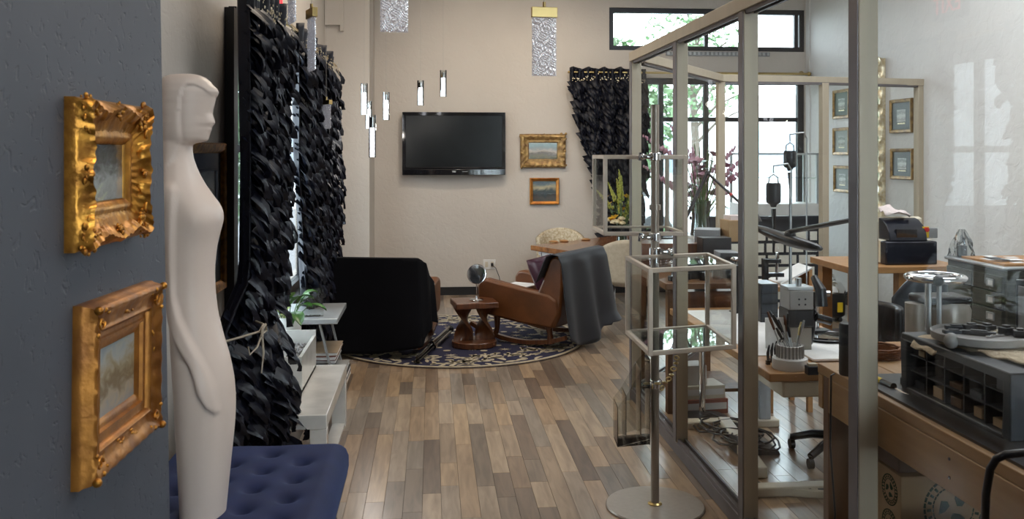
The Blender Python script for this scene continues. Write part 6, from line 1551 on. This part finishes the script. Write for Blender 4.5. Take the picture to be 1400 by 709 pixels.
MB().grid(obk, 14, 10).obj('backrest', 'black', och, True, smooth=80, solid=.035)
# second dark chair by the far table
o2 = at(1236, 430, 5.3); oc2 = thing('task_chair', 'black curved-back task chair in front of the wooden side table', 'chair', (o2.x, o2.y, 0))
def ob2(u, v): a_ = (u - .5) * 2.2 + .35; return (o2.x + sin(a_) * .22, o2.y - cos(a_) * .20, .50 + v * (.44 - .20 * (abs(u - .45) * 2) ** 2))
MB().grid(ob2, 20, 10).obj('backrest', 'dark_metal', oc2, True, smooth=80, solid=.035)
MB().lathe([(0, .42), (.2, .43), (.23, .45), (.2, .49), (0, .49)], (o2.x, o2.y, 0), 28).obj('seat', 'black', oc2, True, smooth=60)
MB().cyl((o2.x, o2.y, .06), (o2.x, o2.y, .42), .025).obj('gas_lift', 'dark_metal', oc2, True)
for k in range(5):
    a_ = k * 2 * pi / 5; MB().tube([(o2.x, o2.y, .09), (o2.x + cos(a_) * .27, o2.y + sin(a_) * .27, .03)], [.024, .028], 8).obj('leg', 'black', oc2, True)
# wooden table with engraving machine
ta, tb_ = at(1156, 360, 6.05), at(1302, 352, 6.05); zt3 = .84; ty0 = 5.78
tl_ = thing('work_table', 'birch work table against the white wall carrying the engraving machine', 'table', ((ta.x + tb_.x) / 2, ty0 + .3, 0))
B(ta.x, tb_.x + .1, ty0, ty0 + .62, zt3 - .045, zt3).obj('table_top', 'oak', tl_, True, bevel=.004)
for x in (ta.x + .04, ta.x + .36, tb_.x - .02):
    for y in (ty0 + .03, ty0 + .5): B(x, x + .075, y, y + .075, 0, zt3 - .046).obj('leg', 'oak', tl_, True, bevel=.003)
ea, eb = ony(1211, 330, ty0 + .08), ony(1282, 330, ty0 + .08); zc1 = ony(1240, 330, ty0 + .08).z; zc0 = zt3
em = thing('engraving_machine', 'cream and navy-black engraving machine on the birch work table', 'machine', ((ea.x + eb.x) / 2, ty0 + .25, zt3))
MB().box(ea.x, eb.x, ty0 + .08, ty0 + .16, zt3, zc1).obj('front_panel', 'navy_plastic', em, True, bevel=.01)
MB().box(ea.x + .004, eb.x + .006, ty0 + .161, ty0 + .50, zt3 + .004, zc1 + .004).obj('housing', 'cream_plastic', em, True, bevel=.006)
zu = ony(1250, 297, ty0 + .2).z
up = [(ty0 + .10, zc1), (ty0 + .11, zc1 + .05), (ty0 + .15, zu - .05), (ty0 + .21, zu - .015), (ty0 + .26, zu - .005), (ty0 + .26, zc1)]
MB().prism(up, 'x', ea.x + .04, eb.x - .06).obj('hood', 'navy_plastic', em, True, bevel=.006)
MB().prism([(ty0 + .26, zc1), (ty0 + .26, zu - .01), (ty0 + .30, zu), (ty0 + .45, zu - .02), (ty0 + .45, zc1)], 'x', ea.x + .07, eb.x - .01).obj('cover', 'cream_plastic', em, True, bevel=.006)
B(ea.x + .09, eb.x - .13, ty0 + .105, ty0 + .125, zc1 + .01, zc1 + .08).obj('window', 'black_gloss', em, True)
MB().cyl((eb.x - .05, ty0 + .15, zc1 + .075), (eb.x - .05, ty0 + .12, zc1 + .075), .016, 14).obj('stop_button', 'red', em, True); B(eb.x - .075, eb.x - .03, ty0 + .135, ty0 + .15, zc1 + .02, zc1 + .095).obj('button_plate', 'yellow', em, True)
B(eb.x + .02, eb.x + .10, ty0 + .25, ty0 + .33, zc1 + .005, zc1 + .075).obj('control_box', 'grey_metal', em, True, bevel=.004)
ti = thing('tissue_sheet', 'crumpled pale tissue on top of the engraving machine', 'paper', (ea.x + .15, ty0 + .2, zu))
def tis(u, v): return (ea.x + .05 + .19 * u, ty0 + .18 + .12 * v, zu + .012 + .06 * (1 - u) * v + .02 * sin(u * 9 + v * 4) * sin(v * 7) + .03 * (1 - abs(2 * u - 1)))
MB().grid(tis, 12, 10).obj('sheet', 'tissue', ti, True, smooth=30, solid=.003)
# steel drawer cabinet
KX0, KX1, KY0, KY1, KZ = 3.22, 3.80, 4.86, 5.45, .95
kc = thing('drawer_cabinet', 'weathered olive steel drawer cabinet with label pulls', 'cabinet', ((KX0 + KX1) / 2, (KY0 + KY1) / 2, 0))
B(KX0 + .02, KX1, KY0, KY1, .0, KZ - .02).obj('body', 'olive_steel', kc, True, bevel=.004)
B(KX0 - .005, KX1 + .005, KY0 - .005, KY1 + .005, KZ - .02, KZ).obj('top', 'silver', kc, True, bevel=.008)
nD = 9
for i in range(nD):
    z0 = .03 + i * (KZ - .08) / nD; z1 = z0 + (KZ - .08) / nD - .008
    for (ya, yb_) in ((KY0 + .02, KY0 + .30), (KY0 + .31, KY1 - .02)):
        dr = B(KX0, KX0 + .02, ya, yb_, z0, z1).obj('drawer', 'olive_steel', kc, True, bevel=.003)
        if ya < KY0 + .1:
            ym_ = ya + .10
            ring(.07, .045, [(0, 0), (0, .006), (.008, .006), (.009, .001)], 3).apply(Matrix.Translation((KX0, ym_, (z0 + z1) / 2)) @ TR).obj('label_pull', 'silver', dr, True)
            B(KX0 - .002, KX0, ym_ - .026, ym_ + .026, (z0 + z1) / 2 - .014, (z0 + z1) / 2 + .014).obj('label', 'paper', dr, True)
pk = thing('paper_tray', 'flat board of papers and trinkets lying on the drawer cabinet', 'papers', (KX0 + .25, KY0 + .25, KZ))
B(KX0 + .03, KX0 + .50, KY0 + .04, KY0 + .46, KZ, KZ + .012).obj('board', 'oak', pk, True)
rr = random.Random(4)
for i in range(9):
    x = rr.uniform(KX0 + .05, KX0 + .38); y = rr.uniform(KY0 + .06, KY0 + .36); B(x, x + rr.uniform(.05, .1), y, y + rr.uniform(.04, .09), KZ + .012 + .0015 * i, KZ + .0135 + .0015 * i).obj('paper_slip', rr.choice(['paper', 'dark_metal', 'paper', 'card']), pk, True)
# second grey cabinet side, right
B2 = thing('steel_cabinet', 'plain grey steel cabinet at the right edge beyond the towel', 'cabinet', (3.35, 4.2, 0))
kk = at(1385, 372, 4.85)
B(kk.x - .02, kk.x + .6, kk.y - .6, kk.y - .05, 0, .93).obj('body', 'dark_metal', B2, True, bevel=.004)
B(kk.x - .026, kk.x - .02, kk.y - .57, kk.y - .08, .50, .90).obj('door', 'grey_metal', B2, True, bevel=.002)
B2.location = (kk.x + .3, kk.y - .3, 0)
for ch in [o for o in COL.objects if o.parent == B2]: ch.location = Vector((3.35, 4.2, 0)) - Vector((kk.x + .3, kk.y - .3, 0))
# clear bag on the table near the cabinet
bg_ = at(1314, 331, 5.75); bgt = thing('clear_bag', 'crumpled clear plastic bag over a grey part, between machine and cabinet', 'bag', (bg_.x, 5.62, KZ))
bgx, bgy = ony(1315, 330, 5.38).x, 5.38
bgt.location = (bgx, bgy, KZ)
def bgf(u, v):
    a_ = 2 * pi * u; r = (.07 - .055 * v ** 1.5) * (1 + .22 * sin(a_ * 5 + v * 6) + .1 * sin(a_ * 9)); return (bgx + cos(a_) * r, bgy + sin(a_) * r, KZ + .002 + .17 * v)
M['plastic'] = glass('crumpled_clear_plastic', (.86, .88, .88), .05, 1.5, 1.6)
MB().grid(bgf, 28, 12, wrap=True).obj('bag', 'plastic', bgt, True, smooth=30); MB().cyl((bgx, bgy, KZ + .002), (bgx, bgy, KZ + .07), .03, 12).obj('content', 'grey_metal', bgt, True)
# shop vacuum / tumbler machine behind the press
gm_ = at(1282, 430, 4.1); gmt = thing('tumbler_machine', 'warm grey polishing motor with black lid behind the chrome handwheel', 'machine', (gm_.x, gm_.y, 0))
zl = at(1282, 404, 4.1).z; zb2 = at(1282, 456, 4.1).z - .06
MB().lathe([(.075, zb2), (.09, zb2 + .02), (.10, zl - .06), (.085, zl - .025), (0, zl - .02)], (gm_.x + .045, gm_.y, 0), 26).obj('body', 'beige_metal', gmt, True, smooth=50)
MB().cyl((gm_.x - .105, gm_.y, zb2), (gm_.x - .105, gm_.y, zl - .03), .045, 20).obj('side_drum', 'beige_metal', gmt, True)
MB().box(gm_.x - .10, gm_.x + .12, gm_.y - .08, gm_.y + .08, zl - .03, zl + .005).obj('lid', 'black', gmt, True, bevel=.012)
B(gm_.x - .18, gm_.x + .17, gm_.y - .13, gm_.y + .13, zb2 - .03, zb2).obj('table_top', 'oak', gmt, True)
for x in (-.16, .12):
    for y in (-.11, .08): B(gm_.x + x, gm_.x + x + .03, gm_.y + y, gm_.y + y + .03, 0, zb2 - .03).obj('leg', 'dark_metal', gmt, True)
# wicker basket beside the post
wv = at(1215, 498, 3.25); wv = Vector((wv.x, wv.y, 0)); wkb = thing('wicker_basket', 'brown wicker basket on a stand between aluminium post and steel box', 'basket', (wv.x, wv.y, 0))
zb3, zt4 = at(1215, 521, 3.3).z, at(1215, 476, 3.3).z
for k in range(16):
    f = k / 15; z = zb3 + (zt4 - zb3) * f; r = .06 + .018 * f
    MB().tube([(wv.x + cos(2 * pi * i / 20) * (r + .004 * (-1) ** (i + k)), wv.y + .08 + sin(2 * pi * i / 20) * (r + .004 * (-1) ** (i + k)), z) for i in range(21)], .0042, 6, cap=False).obj('wicker_strand', 'wicker', wkb, True, smooth=80)
MB().lathe([(0, 0), (.055, 0), (.072, zt4 - zb3 - .01), (.068, zt4 - zb3 - .01), (.05, .006), (0, .006)], (wv.x, wv.y + .08, zb3), 20).obj('lining', 'wicker', wkb, True)
B(wv.x - .09, wv.x + .1, wv.y, wv.y + .18, zb3 - .03, zb3 - .004).obj('stand_top', 'oak', wkb, True)
for x in (-.08, .065):
    for y in (.01, .145): B(wv.x + x, wv.x + x + .025, wv.y + y, wv.y + y + .025, 0, zb3 - .03).obj('leg', 'oak', wkb, True)
# floor clutter behind the glass
def carton(label, px, py, w_, d_, h_, mt2, z=0):
    c = onz(px, py, z); t = thing('small_carton', label, 'box', (c.x, c.y + d_ / 2, z), .1); MB().box(-w_ / 2, w_ / 2, -d_ / 2, d_ / 2, 0, h_).obj('box', mt2, t, bevel=.003)
    MB().box(-w_ / 2 + .01, w_ / 2 - .01, -d_ / 2 - .001, -d_ / 2, h_ * .3, h_ * .75).obj('label', 'white', t)
    return t
carton('red and white shoe-size box on the floor behind the glass, lowest of the pile', 962, 566, .30, .2, .09, mat('faded_red_board', (.28, .09, .06), .6))
c = onz(962, 566, 0); carton('cream box in the middle of the pile under the jeweller bench', 962, 566, .27, .18, .08, 'cream_plastic').location = (c.x, c.y + .1, .09)
carton('white box on top of the pile under the jeweller bench', 962, 566, .15, .14, .12, 'white').location = (c.x - .05, c.y + .1, .17)
# flat foot bar on the floor near the glass, with coiled cables
fa, fb_ = onz(978, 583, 0), onz(1024, 655, 0)
ftb = thing('floor_bar', 'cream metal foot bar lying on the floor behind the glass partition', 'bar', tuple((fa + fb_) / 2)); MB().beam(fa + Vector((.05, 0, .03)), fb_ + Vector((.06, 0, .03)), .07, .055).obj('bar', 'cream_plastic', ftb, True, bevel=.006)
rr = random.Random(44)
for j in range(5):
    c = onz(962 + 8 * j, 590 + 6 * j, 0); pts = []
    ph = rr.uniform(0, 6)
    for i in range(40):
        a_ = i * .42 + ph; r = .09 + .05 * sin(i * .5 + j) + .02 * rr.random(); pts.append((c.x + .12 + cos(a_) * r * 1.1, c.y + sin(a_) * r * 1.4, .012 + .035 * abs(sin(i * .37 + j)) + .004 * j))
    o = MB().tube(pts, .0055, 7).obj('cable', 'black', None, smooth=80)
    tag(o, ['black cable loop farthest back in the floor tangle behind the glass', 'black cable loop second from the back in the floor tangle', 'black cable loop in the middle of the floor tangle behind the glass', 'black cable loop second from the front of the floor tangle', 'black cable loop nearest the camera in the floor tangle behind the glass'][j], 'cable', 'tangled cables behind the glass')
tag(MB().tube([onz(1030, 655, .006), onz(1060, 672, .006), onz(1085, 676, .006), onz(1110, 668, .01), onz(1160, 672, .01)], .005, 7).obj('cable', 'black', None, smooth=80), 'black cable snaking across the floor under the birch desk', 'cable')
ps_ = onz(1052, 672, 0); pw = thing('power_strip', 'flat cream power strip on the floor at the near end of the birch desk', 'power strip', (ps_.x, ps_.y, 0), -.25)
MB().box(-.02, .30, -.05, .02, 0, .035).obj('body', 'cream_plastic', pw, bevel=.005)
for k in range(4): MB().box(.02 + k * .065, .055 + k * .065, -.03, .0, .035, .037).obj('socket', 'black', pw)
gs = onz(1050, 622, 0); gsb = thing('foot_pedal', 'grey foot pedal on the floor behind the aluminium post', 'pedal', (gs.x, gs.y, 0)); MB().prism([(gs.x - .16, 0), (gs.x + .07, 0), (gs.x + .06, .02), (gs.x - .16, .07)], 'y', gs.y, gs.y + .16).obj('pedal', 'dark_metal', gsb, True, bevel=.004)
